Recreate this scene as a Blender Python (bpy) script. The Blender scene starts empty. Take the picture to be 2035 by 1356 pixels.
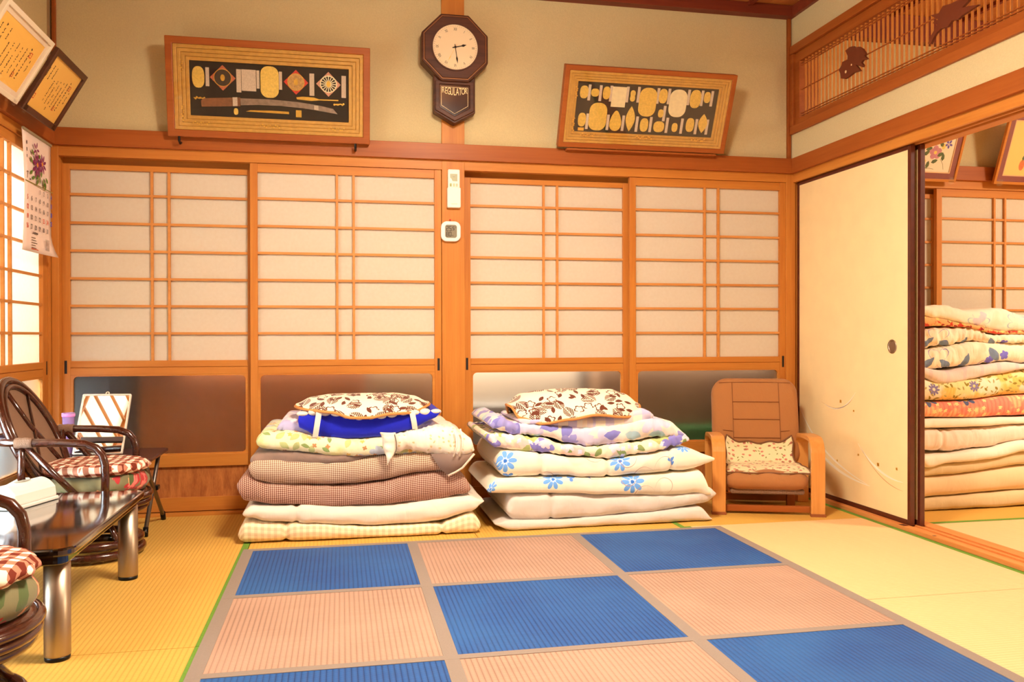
import bpy, bmesh, math, random
from mathutils import Vector, Matrix, noise
random.seed(7)
SC = bpy.context.scene
COL = SC.collection
PI = math.pi
# ---------------------------------------------------------------- camera, world, lights, exposure
def rot_axes(yaw, pitch, roll):
    f = Vector((math.sin(yaw)*math.cos(pitch), math.cos(yaw)*math.cos(pitch), math.sin(pitch)))
    r = Vector((math.cos(yaw), -math.sin(yaw), 0)); u = r.cross(f)
    return math.cos(roll)*r+math.sin(roll)*u, -math.sin(roll)*r+math.cos(roll)*u, f
cam_d = bpy.data.cameras.new('camera'); cam = bpy.data.objects.new('camera', cam_d); COL.objects.link(cam)
_r, _u, _f = rot_axes(.1992, -.0058, -.0018)
cam.matrix_world = Matrix(((_r.x, _u.x, -_f.x, -.5787), (_r.y, _u.y, -_f.y, -4.4174), (_r.z, _u.z, -_f.z, .8885), (0, 0, 0, 1)))
cam_d.sensor_width = 36; cam_d.lens = 29.76; cam_d.clip_start = .05
SC.camera = cam
wd = bpy.data.worlds.new('World'); SC.world = wd; wd.use_nodes = True
wd.node_tree.nodes['Background'].inputs[0].default_value = (.80, .92, 1.0, 1)
wd.node_tree.nodes['Background'].inputs[1].default_value = 8.5
def lamp(name, kind, loc, power, color, size=.2, rot=None, sy=None):
    d = bpy.data.lights.new(name, kind); d.energy = power; d.color = color
    if kind == 'AREA':
        d.size = size
        if sy: d.shape = 'RECTANGLE'; d.size_y = sy
    else: d.shadow_soft_size = size
    o = bpy.data.objects.new(name, d); COL.objects.link(o); o.location = loc
    if rot: o.rotation_euler = rot
    return o
WARM = (1.0, .86, .67)
lamp('ceiling_lamp_light', 'POINT', (.02, -2.15, 2.40), 50, WARM, .17)      # the bare tubes of the ceiling lamp
lamp('ceiling_lamp_shade_light', 'AREA', (.02, -2.15, 2.36), 66, WARM, .50, (0, 0, 0), .50)   # what its shade throws down
lamp('next_room_lamp_light', 'POINT', (4.0, -2.3, 2.40), 50, WARM, .17)
lamp('next_room_shade_light', 'AREA', (4.0, -2.3, 2.36), 64, WARM, .50, (0, 0, 0), .50)
lamp('corridor_fill_light', 'AREA', (.3, .40, .762), 24, (1, .9, .78), 3.4, (0, 0, 0), .3)  # added fill below paper height, brightens what stands behind the frosted glass
lamp('window_daylight', 'AREA', (-2.62, -1.9, 1.45), 340, (.80, .92, 1), 3.6, (0, -PI/2, 0), 1.1)
SC.view_settings.view_transform = 'Standard'; SC.view_settings.look = 'None'
SC.view_settings.gamma = 1; SC.view_settings.use_curve_mapping = False
SC.view_settings.exposure = .48
# ---------------------------------------------------------------- helpers
def s2l(c):
    c = c/255.0
    return c/12.92 if c <= .04045 else ((c+.055)/1.055)**2.4
def C(r, g, b): return (s2l(r), s2l(g), s2l(b), 1)
W = {}
def wm(o): return W.get(o.name, Matrix.Identity(4))
def tag(o, label=None, cat=None, group=None, kind=None):
    if label: o['label'] = label
    if cat: o['category'] = cat
    if group: o['group'] = group
    if kind: o['kind'] = kind
    return o
def empty(name, loc=(0, 0, 0), rz=0, mat=None, **k):
    o = bpy.data.objects.new(name, None); COL.objects.link(o); o.empty_display_size = .1
    m = mat if mat is not None else Matrix.Translation(loc) @ Matrix.Rotation(rz, 4, 'Z')
    o.matrix_world = m; o.matrix_basis = m; W[o.name] = m.copy()
    return tag(o, **k)
def copy_tree(o, parent=None, m=None):
    c = o.copy(); COL.objects.link(c)
    if parent is not None: c.parent = parent; W[c.name] = wm(parent) @ o.matrix_basis
    else: c.matrix_basis = m; W[c.name] = m.copy()
    for ch in KIDS.get(o.name, []):
        KIDS.setdefault(c.name, []).append(copy_tree(ch, c))
    return c
KIDS = {}
class MB:
    def __init__(s): s.v = []; s.f = []; s.uv = {}
    def add(s, vs, fs):
        n = len(s.v); s.v += [tuple(p) for p in vs]; s.f += [tuple(i+n for i in f) for f in fs]; return s
    def box(s, x0, x1, y0, y1, z0, z1, m=None):
        vs = [(x, y, z) for z in (z0, z1) for y in (y0, y1) for x in (x0, x1)]
        if m is not None: vs = [m @ Vector(p) for p in vs]
        return s.add(vs, [(0, 2, 3, 1), (4, 5, 7, 6), (0, 1, 5, 4), (2, 6, 7, 3), (0, 4, 6, 2), (1, 3, 7, 5)])
    def prism(s, poly, a, b, m=None):            # poly in local xy, extruded z a..b
        n = len(poly)
        vs = [(p[0], p[1], a) for p in poly]+[(p[0], p[1], b) for p in poly]
        if m is not None: vs = [m @ Vector(p) for p in vs]
        fs = [tuple(range(n-1, -1, -1)), tuple(range(n, 2*n))]+[(i, (i+1) % n, n+(i+1) % n, n+i) for i in range(n)]
        return s.add(vs, fs)
    def ring(s, outer, inner, a, b, m=None):     # two loops with equal counts
        n = len(outer)
        vs = [(p[0], p[1], z) for z in (a, b) for L in (outer, inner) for p in L]
        if m is not None: vs = [m @ Vector(p) for p in vs]
        fs = []
        for i in range(n):
            j = (i+1) % n
            fs += [(i, n+i, n+j, j), (2*n+i, 2*n+j, 3*n+j, 3*n+i), (i, j, 2*n+j, 2*n+i), (n+i, 3*n+i, 3*n+j, n+j)]
        return s.add(vs, fs)
    def tube(s, pts, r, n=10, closed=False, cap=True, flat=None):
        P = [Vector(p) for p in pts]; k = len(P)
        rr = r if isinstance(r, (list, tuple)) else [r]*k
        T = []
        for i in range(k):
            a = P[(i-1) % k] if (closed or i > 0) else P[i]; b = P[(i+1) % k] if (closed or i < k-1) else P[i]
            T.append((b-a).normalized())
        up = Vector((0, 0, 1)) if abs(T[0].z) < .9 else Vector((1, 0, 0))
        N = (up - T[0]*up.dot(T[0])).normalized(); vs = []
        for i in range(k):
            N = (N - T[i]*N.dot(T[i]))
            N = N.normalized() if N.length > 1e-6 else Vector((1, 0, 0))
            B = T[i].cross(N)
            for j in range(n):
                a = 2*PI*j/n; vs.append(P[i]+(N*math.cos(a)+B*math.sin(a)*(flat or 1))*rr[i])
        fs = []
        for i in range(k if closed else k-1):
            for j in range(n):
                a = i*n+j; b = i*n+(j+1) % n; c = ((i+1) % k)*n+(j+1) % n; d = ((i+1) % k)*n+j
                fs.append((a, b, c, d))
        if cap and not closed: fs += [tuple(range(n-1, -1, -1)), tuple(range((k-1)*n, k*n))]
        return s.add(vs, fs)
    def lathe(s, prof, n=24, m=None):            # prof [(r,z)]
        k = len(prof); vs = []
        for r, z in prof:
            for j in range(n): a = 2*PI*j/n; vs.append((r*math.cos(a), r*math.sin(a), z))
        if m is not None: vs = [m @ Vector(p) for p in vs]
        fs = [(i*n+j, i*n+(j+1) % n, (i+1)*n+(j+1) % n, (i+1)*n+j) for i in range(k-1) for j in range(n)]
        fs += [tuple(range(n-1, -1, -1)), tuple(range((k-1)*n, k*n))]
        return s.add(vs, fs)
    def build(s, name, mat, parent=None, world=True, smooth=False, bevel=0, **k):
        me = bpy.data.meshes.new(name)
        vs = s.v
        if parent is not None and world:
            inv = wm(parent).inverted(); vs = [inv @ Vector(p) for p in vs]
        me.from_pydata(vs, [], s.f); me.materials.append(mat)
        bm = bmesh.new(); bm.from_mesh(me); bmesh.ops.recalc_face_normals(bm, faces=bm.faces); bm.to_mesh(me); bm.free()
        if s.uv:
            ul = me.uv_layers.new(name='UVMap')
            for l in me.loops: ul.data[l.index].uv = s.uv.get(l.vertex_index, (0, 0))
        if smooth: me.polygons.foreach_set('use_smooth', [True]*len(me.polygons))
        o = bpy.data.objects.new(name, me); COL.objects.link(o)
        if parent is not None:
            o.parent = parent; W[o.name] = wm(parent).copy(); KIDS.setdefault(parent.name, []).append(o)
        if bevel:
            b = o.modifiers.new('bevel', 'BEVEL'); b.width = bevel; b.segments = 2; b.limit_method = 'ANGLE'; b.angle_limit = .7
        return tag(o, **k)
def box(name, mat, x0, x1, y0, y1, z0, z1, parent=None, bevel=0, world=True, **k):
    return MB().box(x0, x1, y0, y1, z0, z1).build(name, mat, parent, world=world, bevel=bevel, **k)
def rrect(x0, x1, y0, y1, r, n=5):
    P = []
    for cx, cy, a0 in ((x1-r, y1-r, 0), (x0+r, y1-r, 90), (x0+r, y0+r, 180), (x1-r, y0+r, 270)):
        for i in range(n+1):
            a = math.radians(a0+90*i/n); P.append((cx+r*math.cos(a), cy+r*math.sin(a)))
    return P
def sharp_match(x0, x1, y0, y1, n=5):
    P = []
    for cx, cy in ((x1, y1), (x0, y1), (x0, y0), (x1, y0)): P += [(cx, cy)]*(n+1)
    return P
def FM(o, X, Y):                                   # frame matrix
    X = Vector(X).normalized(); Y = Vector(Y).normalized(); Z = X.cross(Y).normalized()
    return Matrix(((X.x, Y.x, Z.x, o[0]), (X.y, Y.y, Z.y, o[1]), (X.z, Y.z, Z.z, o[2]), (0, 0, 0, 1)))
def text(s, size, mat, parent, m, sx=1.0, name='lettering', align='CENTER', extrude=.0004, collect=None):
    cu = bpy.data.curves.new('t', 'FONT'); cu.body = s; cu.size = size; cu.align_x = align; cu.align_y = 'CENTER'
    cu.extrude = extrude; cu.resolution_u = 3
    ob = bpy.data.objects.new('t', cu); me = bpy.data.meshes.new_from_object(ob)
    M2 = m @ Matrix.Diagonal((sx, 1, 1, 1))
    b = collect if collect is not None else MB()
    b.add([M2 @ v.co for v in me.vertices], [tuple(p.vertices) for p in me.polygons])
    bpy.data.objects.remove(ob); bpy.data.curves.remove(cu); bpy.data.meshes.remove(me)
    if collect is None: return b.build(name, mat, parent, world=False)
# ---------------------------------------------------------------- materials
def newmat(name):
    m = bpy.data.materials.new(name); m.use_nodes = True; nt = m.node_tree
    return m, nt, nt.nodes['Principled BSDF']
def N(nt, t, **k):
    n = nt.nodes.new('ShaderNode'+t)
    for a, b in k.items(): setattr(n, a, b)
    return n
def setin(nt, n, key, v):
    if hasattr(v, 'is_output') or isinstance(v, bpy.types.NodeSocket): nt.links.new(v, n.inputs[key])
    else: n.inputs[key].default_value = v
def math_(nt, op, a, b=None, clamp=False):
    n = N(nt, 'Math', operation=op); n.use_clamp = clamp; setin(nt, n, 0, a)
    if b is not None: setin(nt, n, 1, b)
    return n.outputs[0]
def mixc(nt, f, a, b):
    n = N(nt, 'Mix', data_type='RGBA'); setin(nt, n, 0, f); setin(nt, n, 6, a); setin(nt, n, 7, b); return n.outputs[2]
def plain(name, col, rough=.6, metal=0, spec=None, noisy=0, scale=8, bump=0, bscale=60, emit=None, coat=0):
    m, nt, p = newmat(name); p.inputs['Base Color'].default_value = col; p.inputs['Roughness'].default_value = rough
    p.inputs['Metallic'].default_value = metal
    if spec is not None: p.inputs['Specular IOR Level'].default_value = spec
    if coat: p.inputs['Coat Weight'].default_value = coat; p.inputs['Coat Roughness'].default_value = .08
    tc = N(nt, 'TexCoord')
    if noisy:
        n = N(nt, 'TexNoise'); n.inputs['Scale'].default_value = scale; n.inputs['Detail'].default_value = 5
        nt.links.new(tc.outputs['Object'], n.inputs['Vector'])
        c2 = tuple(max(0, x*(1-noisy)) for x in col[:3])+(1,)
        f = N(nt, 'MapRange'); nt.links.new(n.outputs[0], f.inputs[0]); f.inputs[1].default_value = .35; f.inputs[2].default_value = .65
        nt.links.new(mixc(nt, f.outputs[0], c2, col), p.inputs['Base Color'])
    if bump:
        n = N(nt, 'TexNoise'); n.inputs['Scale'].default_value = bscale; n.inputs['Detail'].default_value = 3
        nt.links.new(tc.outputs['Object'], n.inputs['Vector'])
        b = N(nt, 'Bump'); b.inputs['Strength'].default_value = bump; b.inputs['Distance'].default_value = .01
        nt.links.new(n.outputs[0], b.inputs['Height']); nt.links.new(b.outputs[0], p.inputs['Normal'])
    return m
def wood(name, c1, c2, axis='x', rough=.5, sc=14, stretch=.05, coat=.05):
    m, nt, p = newmat(name)
    tc = N(nt, 'TexCoord'); mp = N(nt, 'Mapping'); nt.links.new(tc.outputs['Object'], mp.inputs[0])
    s = [sc, sc, sc]; s['xyz'.index(axis)] = sc*stretch; mp.inputs['Scale'].default_value = s
    n = N(nt, 'TexNoise'); n.inputs['Scale'].default_value = 1; n.inputs['Detail'].default_value = 7; n.inputs['Distortion'].default_value = .6
    nt.links.new(mp.outputs[0], n.inputs[0])
    n2 = N(nt, 'TexNoise'); n2.inputs['Scale'].default_value = 7; n2.inputs['Detail'].default_value = 3
    nt.links.new(mp.outputs[0], n2.inputs[0])
    f = math_(nt, 'ADD', math_(nt, 'MULTIPLY', n.outputs[0], .7), math_(nt, 'MULTIPLY', n2.outputs[0], .3))
    r = N(nt, 'MapRange'); nt.links.new(f, r.inputs[0]); r.inputs[1].default_value = .36; r.inputs[2].default_value = .64
    nt.links.new(mixc(nt, r.outputs[0], c1, c2), p.inputs['Base Color'])
    p.inputs['Roughness'].default_value = rough; p.inputs['Coat Weight'].default_value = coat; p.inputs['Coat Roughness'].default_value = .25
    p.inputs['Specular IOR Level'].default_value = .3
    b = N(nt, 'Bump'); b.inputs['Strength'].default_value = .08; b.inputs['Distance'].default_value = .004
    nt.links.new(n2.outputs[0], b.inputs['Height']); nt.links.new(b.outputs[0], p.inputs['Normal'])
    return m
def woven(name, c1, c2, axis='y', pitch=.015, rough=.62, bump=.6, cross=.0045, tint=None):
    """tatami or igusa: wide ribs across one axis with fine straws along the other"""
    m, nt, p = newmat(name); tc = N(nt, 'TexCoord'); sp = N(nt, 'SeparateXYZ'); nt.links.new(tc.outputs['Object'], sp.inputs[0])
    a, b = (sp.outputs[0], sp.outputs[1]) if axis == 'y' else (sp.outputs[1], sp.outputs[0])
    rib = math_(nt, 'ABSOLUTE', math_(nt, 'SINE', math_(nt, 'MULTIPLY', a, PI/pitch)))
    fine = math_(nt, 'ABSOLUTE', math_(nt, 'SINE', math_(nt, 'MULTIPLY', b, PI/cross)))
    mp = N(nt, 'Mapping'); nt.links.new(tc.outputs['Object'], mp.inputs[0])
    mp.inputs['Scale'].default_value = (3, 160, 1) if axis == 'y' else (160, 3, 1)
    n = N(nt, 'TexNoise'); n.inputs['Scale'].default_value = 1; n.inputs['Detail'].default_value = 4; nt.links.new(mp.outputs[0], n.inputs[0])
    n2 = N(nt, 'TexNoise'); n2.inputs['Scale'].default_value = 2.5; nt.links.new(tc.outputs['Object'], n2.inputs[0])
    f = math_(nt, 'MULTIPLY', math_(nt, 'POWER', rib, .5), math_(nt, 'ADD', math_(nt, 'MULTIPLY', n.outputs[0], .7), .42), clamp=True)
    col = mixc(nt, f, c2, c1)
    if tint is not None:
        r = N(nt, 'MapRange'); nt.links.new(n2.outputs[0], r.inputs[0]); r.inputs[1].default_value = .4; r.inputs[2].default_value = .7
        col = mixc(nt, math_(nt, 'MULTIPLY', r.outputs[0], .5), col, tint)
    nt.links.new(col, p.inputs['Base Color']); p.inputs['Roughness'].default_value = rough
    bp = N(nt, 'Bump'); bp.inputs['Strength'].default_value = bump; bp.inputs['Distance'].default_value = .002
    h = math_(nt, 'ADD', math_(nt, 'POWER', rib, .5), math_(nt, 'MULTIPLY', fine, .25))
    nt.links.new(h, bp.inputs['Height']); nt.links.new(bp.outputs[0], p.inputs['Normal'])
    return m
def uvxy(nt, sx=1, sy=1, rot=0, off=(0, 0), warp=0, obj=False):
    tc = N(nt, 'TexCoord'); mp = N(nt, 'Mapping'); nt.links.new(tc.outputs['Object' if obj else 'UV'], mp.inputs[0])
    mp.inputs['Scale'].default_value = (sx, sy, 1); mp.inputs['Rotation'].default_value = (0, 0, rot); mp.inputs['Location'].default_value = (off[0], off[1], 0)
    v = mp.outputs[0]
    if warp:
        n = N(nt, 'TexNoise'); n.inputs['Scale'].default_value = 2; nt.links.new(v, n.inputs[0])
        a = N(nt, 'VectorMath', operation='SCALE'); nt.links.new(n.outputs[1], a.inputs[0]); a.inputs[3].default_value = warp
        b = N(nt, 'VectorMath', operation='ADD'); nt.links.new(v, b.inputs[0]); nt.links.new(a.outputs[0], b.inputs[1]); v = b.outputs[0]
    return v
def motif(nt, v, scale, petals, R, pinch=.5, rnd=1.0, stripes=0, leaf=False, keep=1.0, ring=None):
    """mask of flowers or leaves scattered over a plane by voronoi cells"""
    vo = N(nt, 'TexVoronoi', voronoi_dimensions='2D', feature='F1'); vo.inputs['Scale'].default_value = scale; vo.inputs['Randomness'].default_value = rnd
    nt.links.new(v, vo.inputs['Vector'])
    sub = N(nt, 'VectorMath', operation='SUBTRACT'); nt.links.new(v, sub.inputs[0]); nt.links.new(vo.outputs['Position'], sub.inputs[1])
    sp = N(nt, 'SeparateXYZ'); nt.links.new(sub.outputs[0], sp.inputs[0])
    cs = N(nt, 'SeparateColor'); nt.links.new(vo.outputs['Color'], cs.inputs[0])
    ang = math_(nt, 'ADD', math_(nt, 'ARCTAN2', sp.outputs[1], sp.outputs[0]), math_(nt, 'MULTIPLY', cs.outputs[0], 6.28))
    ln = N(nt, 'VectorMath', operation='LENGTH'); nt.links.new(sub.outputs[0], ln.inputs[0]); r = math_(nt, 'MULTIPLY', ln.outputs['Value'], scale)
    if leaf:
        lx = math_(nt, 'MULTIPLY', r, math_(nt, 'COSINE', ang)); ly = math_(nt, 'MULTIPLY', r, math_(nt, 'SINE', ang))
        aly = math_(nt, 'ABSOLUTE', ly)
        wdt = math_(nt, 'MULTIPLY', math_(nt, 'SUBTRACT', R*R, math_(nt, 'MULTIPLY', lx, lx)), pinch/R)
        mask = math_(nt, 'LESS_THAN', aly, wdt)
        if stripes:
            st = math_(nt, 'LESS_THAN', math_(nt, 'SINE', math_(nt, 'MULTIPLY', math_(nt, 'SUBTRACT', lx, math_(nt, 'MULTIPLY', aly, 1.2)), stripes)), .62)
            mask = math_(nt, 'MULTIPLY', mask, st); mask = math_(nt, 'MULTIPLY', mask, math_(nt, 'GREATER_THAN', aly, R*.05))
    else:
        pr = math_(nt, 'MULTIPLY', math_(nt, 'ADD', math_(nt, 'MULTIPLY', math_(nt, 'ABSOLUTE', math_(nt, 'COSINE', math_(nt, 'MULTIPLY', ang, petals/2))), pinch), 1-pinch), R)
        mask = math_(nt, 'LESS_THAN', r, pr)
        if ring: mask = math_(nt, 'MULTIPLY', mask, math_(nt, 'GREATER_THAN', r, math_(nt, 'MULTIPLY', pr, ring)))
    if keep < 1: mask = math_(nt, 'MULTIPLY', mask, math_(nt, 'LESS_THAN', cs.outputs[1], keep))
    return mask
def fabric(name, base, layers=(), rough=.85, bump=.35, bscale=22, warp=.0, aspect=(1, 1)):
    """layers: (colour, kind, scale, petals, R, pinch, keep, offset, opts)"""
    m, nt, p = newmat(name); col = base
    for i, L in enumerate(layers):
        c, kind, sc, pt, R, pn, keep, off = L[:8]; o = L[8] if len(L) > 8 else {}
        v = uvxy(nt, aspect[0], aspect[1], o.get('rot', 0), off, warp)
        if kind == 'blot':
            n = N(nt, 'TexNoise'); n.inputs['Scale'].default_value = sc; n.inputs['Detail'].default_value = pt; nt.links.new(v, n.inputs[0])
            r = N(nt, 'MapRange'); nt.links.new(n.outputs[0], r.inputs[0]); r.inputs[1].default_value = R; r.inputs[2].default_value = R+pn; k = r.outputs[0]
            if keep < 1: k = math_(nt, 'MULTIPLY', k, keep)
        elif kind == 'stripe':
            sp = N(nt, 'SeparateXYZ'); nt.links.new(v, sp.inputs[0])
            k = math_(nt, 'GREATER_THAN', math_(nt, 'SINE', math_(nt, 'MULTIPLY', sp.outputs[int(pt)], 2*PI*sc)), R)
            if keep < 1: k = math_(nt, 'MULTIPLY', k, keep)
        elif kind == 'spot':
            k = None
            for cu, cvv, rr_, ph in pt:
                sb_ = N(nt, 'VectorMath', operation='SUBTRACT'); nt.links.new(uvxy(nt), sb_.inputs[0]); sb_.inputs[1].default_value = (cu, cvv, 0)
                sp = N(nt, 'SeparateXYZ'); nt.links.new(sb_.outputs[0], sp.inputs[0]); ln = N(nt, 'VectorMath', operation='LENGTH'); nt.links.new(sb_.outputs[0], ln.inputs[0])
                ang = math_(nt, 'ADD', math_(nt, 'ARCTAN2', sp.outputs[1], sp.outputs[0]), ph)
                pr = math_(nt, 'MULTIPLY', math_(nt, 'ADD', math_(nt, 'MULTIPLY', math_(nt, 'POWER', math_(nt, 'ABSOLUTE', math_(nt, 'COSINE', math_(nt, 'MULTIPLY', ang, R/2))), pn), .80), .20), rr_)
                ms = math_(nt, 'LESS_THAN', ln.outputs['Value'], pr)
                k = ms if k is None else math_(nt, 'MAXIMUM', k, ms)
        else: k = motif(nt, v, sc, pt, R, pn, 1, o.get('stripes', 0), kind == 'leaf', keep, o.get('ring'))
        if o.get('soft'): k = math_(nt, 'MULTIPLY', k, o['soft'])
        col = mixc(nt, k, col, c)
    setin(nt, p, 'Base Color', col); p.inputs['Roughness'].default_value = rough
    p.inputs['Specular IOR Level'].default_value = .15; p.inputs['Sheen Weight'].default_value = .15
    if bump:
        tc = N(nt, 'TexCoord'); mp = N(nt, 'Mapping'); nt.links.new(tc.outputs['UV'], mp.inputs[0]); mp.inputs['Scale'].default_value = (1.6, .7, 1)
        n = N(nt, 'TexNoise'); n.inputs['Scale'].default_value = bscale; n.inputs['Detail'].default_value = 3; n.inputs['Distortion'].default_value = .8
        nt.links.new(mp.outputs[0], n.inputs[0])
        b = N(nt, 'Bump'); b.inputs['Strength'].default_value = bump; b.inputs['Distance'].default_value = .012
        nt.links.new(n.outputs[0], b.inputs['Height']); nt.links.new(b.outputs[0], p.inputs['Normal'])
    return m
def gingham(name, c_light, c_mid, c_dark, pitch, rough=.85, c_mid2=None, duty=0.0, bump=.25):
    m, nt, p = newmat(name); v = uvxy(nt); sp = N(nt, 'SeparateXYZ'); nt.links.new(v, sp.inputs[0])
    a = math_(nt, 'GREATER_THAN', math_(nt, 'SINE', math_(nt, 'MULTIPLY', sp.outputs[0], 2*PI/pitch)), duty)
    b = math_(nt, 'GREATER_THAN', math_(nt, 'SINE', math_(nt, 'MULTIPLY', sp.outputs[1], 2*PI/pitch)), duty)
    col = mixc(nt, a, mixc(nt, b, c_light, c_mid2 or c_mid), mixc(nt, b, c_mid, c_dark))
    nt.links.new(col, p.inputs['Base Color']); p.inputs['Roughness'].default_value = rough; p.inputs['Specular IOR Level'].default_value = .15
    n = N(nt, 'TexNoise'); n.inputs['Scale'].default_value = 18; nt.links.new(v, n.inputs[0])
    bb = N(nt, 'Bump'); bb.inputs['Strength'].default_value = bump; bb.inputs['Distance'].default_value = .01
    nt.links.new(n.outputs[0], bb.inputs['Height']); nt.links.new(bb.outputs[0], p.inputs['Normal'])
    return m
M = {}
for ax in 'xyz':
    M['wood_'+ax] = wood('orange_cedar_'+ax, C(186, 112, 42), C(204, 134, 56), ax)
    M['dark_'+ax] = wood('aged_cedar_'+ax, C(150, 76, 24), C(168, 92, 34), ax)
M['lattice'] = wood('lattice_cedar', C(196, 128, 62), C(212, 146, 78), 'x', coat=0)
M['koshi'] = wood('lower_board_wood', C(160, 92, 46), C(198, 126, 66), 'z', sc=40, stretch=.2)
M['cornice'] = wood('red_brown_cornice', C(112, 44, 26), C(132, 58, 34), 'x')
M['ceil'] = wood('ceiling_board_wood', C(180, 108, 50), C(200, 130, 68), 'y', sc=10)
M['sill'] = wood('sill_wood', C(200, 122, 58), C(222, 150, 84), 'y', sc=20)
M['plaster'] = plain('sand_plaster', C(212, 196, 150), .95, noisy=.06, scale=120, bump=.25, bscale=260)
M['plain_wall'] = plain('outer_board', C(170, 140, 100), .9)
M['carving'] = plain('carved_dark_cedar', C(112, 50, 22), .6)
M['lacquer'] = plain('red_brown_lacquer', C(88, 34, 20), .3, noisy=.25, scale=30, coat=.3)
M['black'] = plain('black_recess', C(14, 10, 8), .5)
M['blackmetal'] = plain('black_metal', C(20, 20, 22), .35, metal=.6)
M['tatami_orange'] = woven('tatami_amber', C(222, 178, 84), C(196, 146, 58), 'y', .0155, tint=C(212, 160, 68))
M['tatami_cream'] = woven('tatami_pale', C(236, 200, 148), C(216, 176, 120), 'x', .0155, tint=C(230, 194, 140))
M['heri'] = plain('green_edge_cloth', C(104, 150, 44), .8, noisy=.2, scale=200)
M['rug_blue'] = woven('igusa_blue', C(18, 90, 166), C(6, 44, 104), 'y', .016, bump=.9, tint=C(38, 102, 170))
M['rug_beige'] = woven('igusa_beige', C(182, 148, 128), C(142, 110, 94), 'y', .016, bump=.9, tint=C(188, 152, 132))
M['rug_tape'] = plain('grey_tape', C(140, 126, 116), .8, noisy=.08, scale=300)
def paper_mat():
    m, nt, p = newmat('shoji_paper'); out = nt.nodes['Material Output']
    tc = N(nt, 'TexCoord'); n = N(nt, 'TexNoise'); n.inputs['Scale'].default_value = 60; n.inputs['Detail'].default_value = 6; nt.links.new(tc.outputs['Object'], n.inputs[0])
    c = mixc(nt, n.outputs[0], C(240, 228, 208), C(248, 240, 224))
    d = N(nt, 'BsdfDiffuse'); t = N(nt, 'BsdfTranslucent'); nt.links.new(c, d.inputs[0]); nt.links.new(c, t.inputs[0])
    mx = N(nt, 'MixShader'); mx.inputs[0].default_value = .38; nt.links.new(d.outputs[0], mx.inputs[1]); nt.links.new(t.outputs[0], mx.inputs[2]); nt.links.new(mx.outputs[0], out.inputs[0])
    return m
M['paper'] = paper_mat()
def frosted():
    m, nt, p = newmat('frosted_glass'); p.inputs['Base Color'].default_value = (.86, .86, .84, 1); p.inputs['Roughness'].default_value = .34
    p.inputs['Transmission Weight'].default_value = 1; p.inputs['IOR'].default_value = 1.35
    return m
M['frost'] = frosted()
def pane():
    m, nt, p = newmat('picture_glass'); out = nt.nodes['Material Output']
    t = N(nt, 'BsdfTransparent'); g = N(nt, 'BsdfGlossy'); g.inputs['Roughness'].default_value = .03
    mx = N(nt, 'MixShader'); mx.inputs[0].default_value = .045; nt.links.new(t.outputs[0], mx.inputs[1]); nt.links.new(g.outputs[0], mx.inputs[2]); nt.links.new(mx.outputs[0], out.inputs[0])
    return m
M['pane'] = pane()
M['fusuma'] = plain('fusuma_paper', C(246, 220, 164), .8, noisy=.05, scale=9, bump=.06, bscale=300)
M['gold'] = plain('bright_gold', C(236, 190, 84), .32, metal=.75, noisy=.15, scale=60)
M['goldcoin'] = plain('gold_coin', C(232, 196, 92), .4, metal=.35, noisy=.18, scale=90, bump=.3, bscale=200)
M['goldframe'] = plain('gilt_moulding', C(204, 154, 66), .42, metal=.15, noisy=.15, scale=50, bump=.25, bscale=160)
M['silver'] = plain('pale_coin', C(232, 220, 176), .45, metal=.2, noisy=.1, scale=60)
M['label'] = plain('label_card', C(214, 196, 172), .8, noisy=.25, scale=260)
M['velvet'] = plain('black_backing', C(26, 20, 20), .9)
M['white'] = plain('white_plastic', C(240, 238, 232), .35)
M['cream'] = plain('cream_plastic', C(244, 236, 220), .4)
M['chrome'] = plain('brushed_steel', C(176, 160, 140), .38, metal=1)
M['greysteel'] = plain('grey_tube', C(120, 110, 104), .35, metal=.7)
M['blacklacquer'] = plain('black_lacquer', C(22, 12, 8), .07, coat=1, spec=.6)
M['rattan'] = plain('dark_rattan', C(72, 32, 20), .22, noisy=.35, scale=40, coat=.6)
M['cane'] = plain('cane_mesh', C(150, 116, 92), .6, bump=.8, bscale=300)
M['clockwood'] = wood('walnut_case', C(66, 32, 16), C(90, 48, 26), 'x', sc=26, coat=.05)
M['ink'] = plain('black_ink', C(34, 24, 20), .8)
M['redink'] = plain('red_ink', C(206, 70, 36), .8)
M['blueink'] = plain('blue_ink', C(70, 90, 200), .8)
M['plasticclear'] = pane()
# ---------------------------------------------------------------- the setting
ZK, ZN, ZT, ZC = 1.761, 1.809, 1.893, 2.69      # lintel underside, lintel top, beam top, cornice underside
XL, XR, YF = -1.94, 1.95, -5.9
def S(name, mat, *b, **k): return box(name, mat, *b, kind='structure', **k)
floor = S('floor', M['plain_wall'], -2.2, 5.4, YF-.1, .9, -.12, -.042)
def mat_(x0, x1, y0, y1, m, edges):
    g = .0012
    t = MB().box(x0+g, x1-g, y0+g, y1-g, -.04, 0).build('tatami_mat', m, floor)
    for side in edges:
        w = .028
        a = dict(l=(x0+g, x0+w, y0+g, y1-g), r=(x1-w, x1-g, y0+g, y1-g), f=(x0+g, x1-g, y0+g, y0+w), b=(x0+g, x1-g, y1-w, y1-g))[side]
        MB().box(*a, -.01, .0012).build('edge_cloth', M['heri'], t)
O_, P_ = M['tatami_orange'], M['tatami_cream']  # O_ orange tatami tone, P_ paler tone with the straws turned
for y0, y1 in ((-1.868, -.0), (-3.74, -1.868), (-5.8, -3.74)):
    mat_(-1.93, -.963, y0, y1, O_, 'r'); mat_(-.963, .01, y0, y1, O_, ''); mat_(.01, .985, y0, y1, O_, 'r')
mat_(.985, 1.93, -.72, -.0, O_, 'r')
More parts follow.
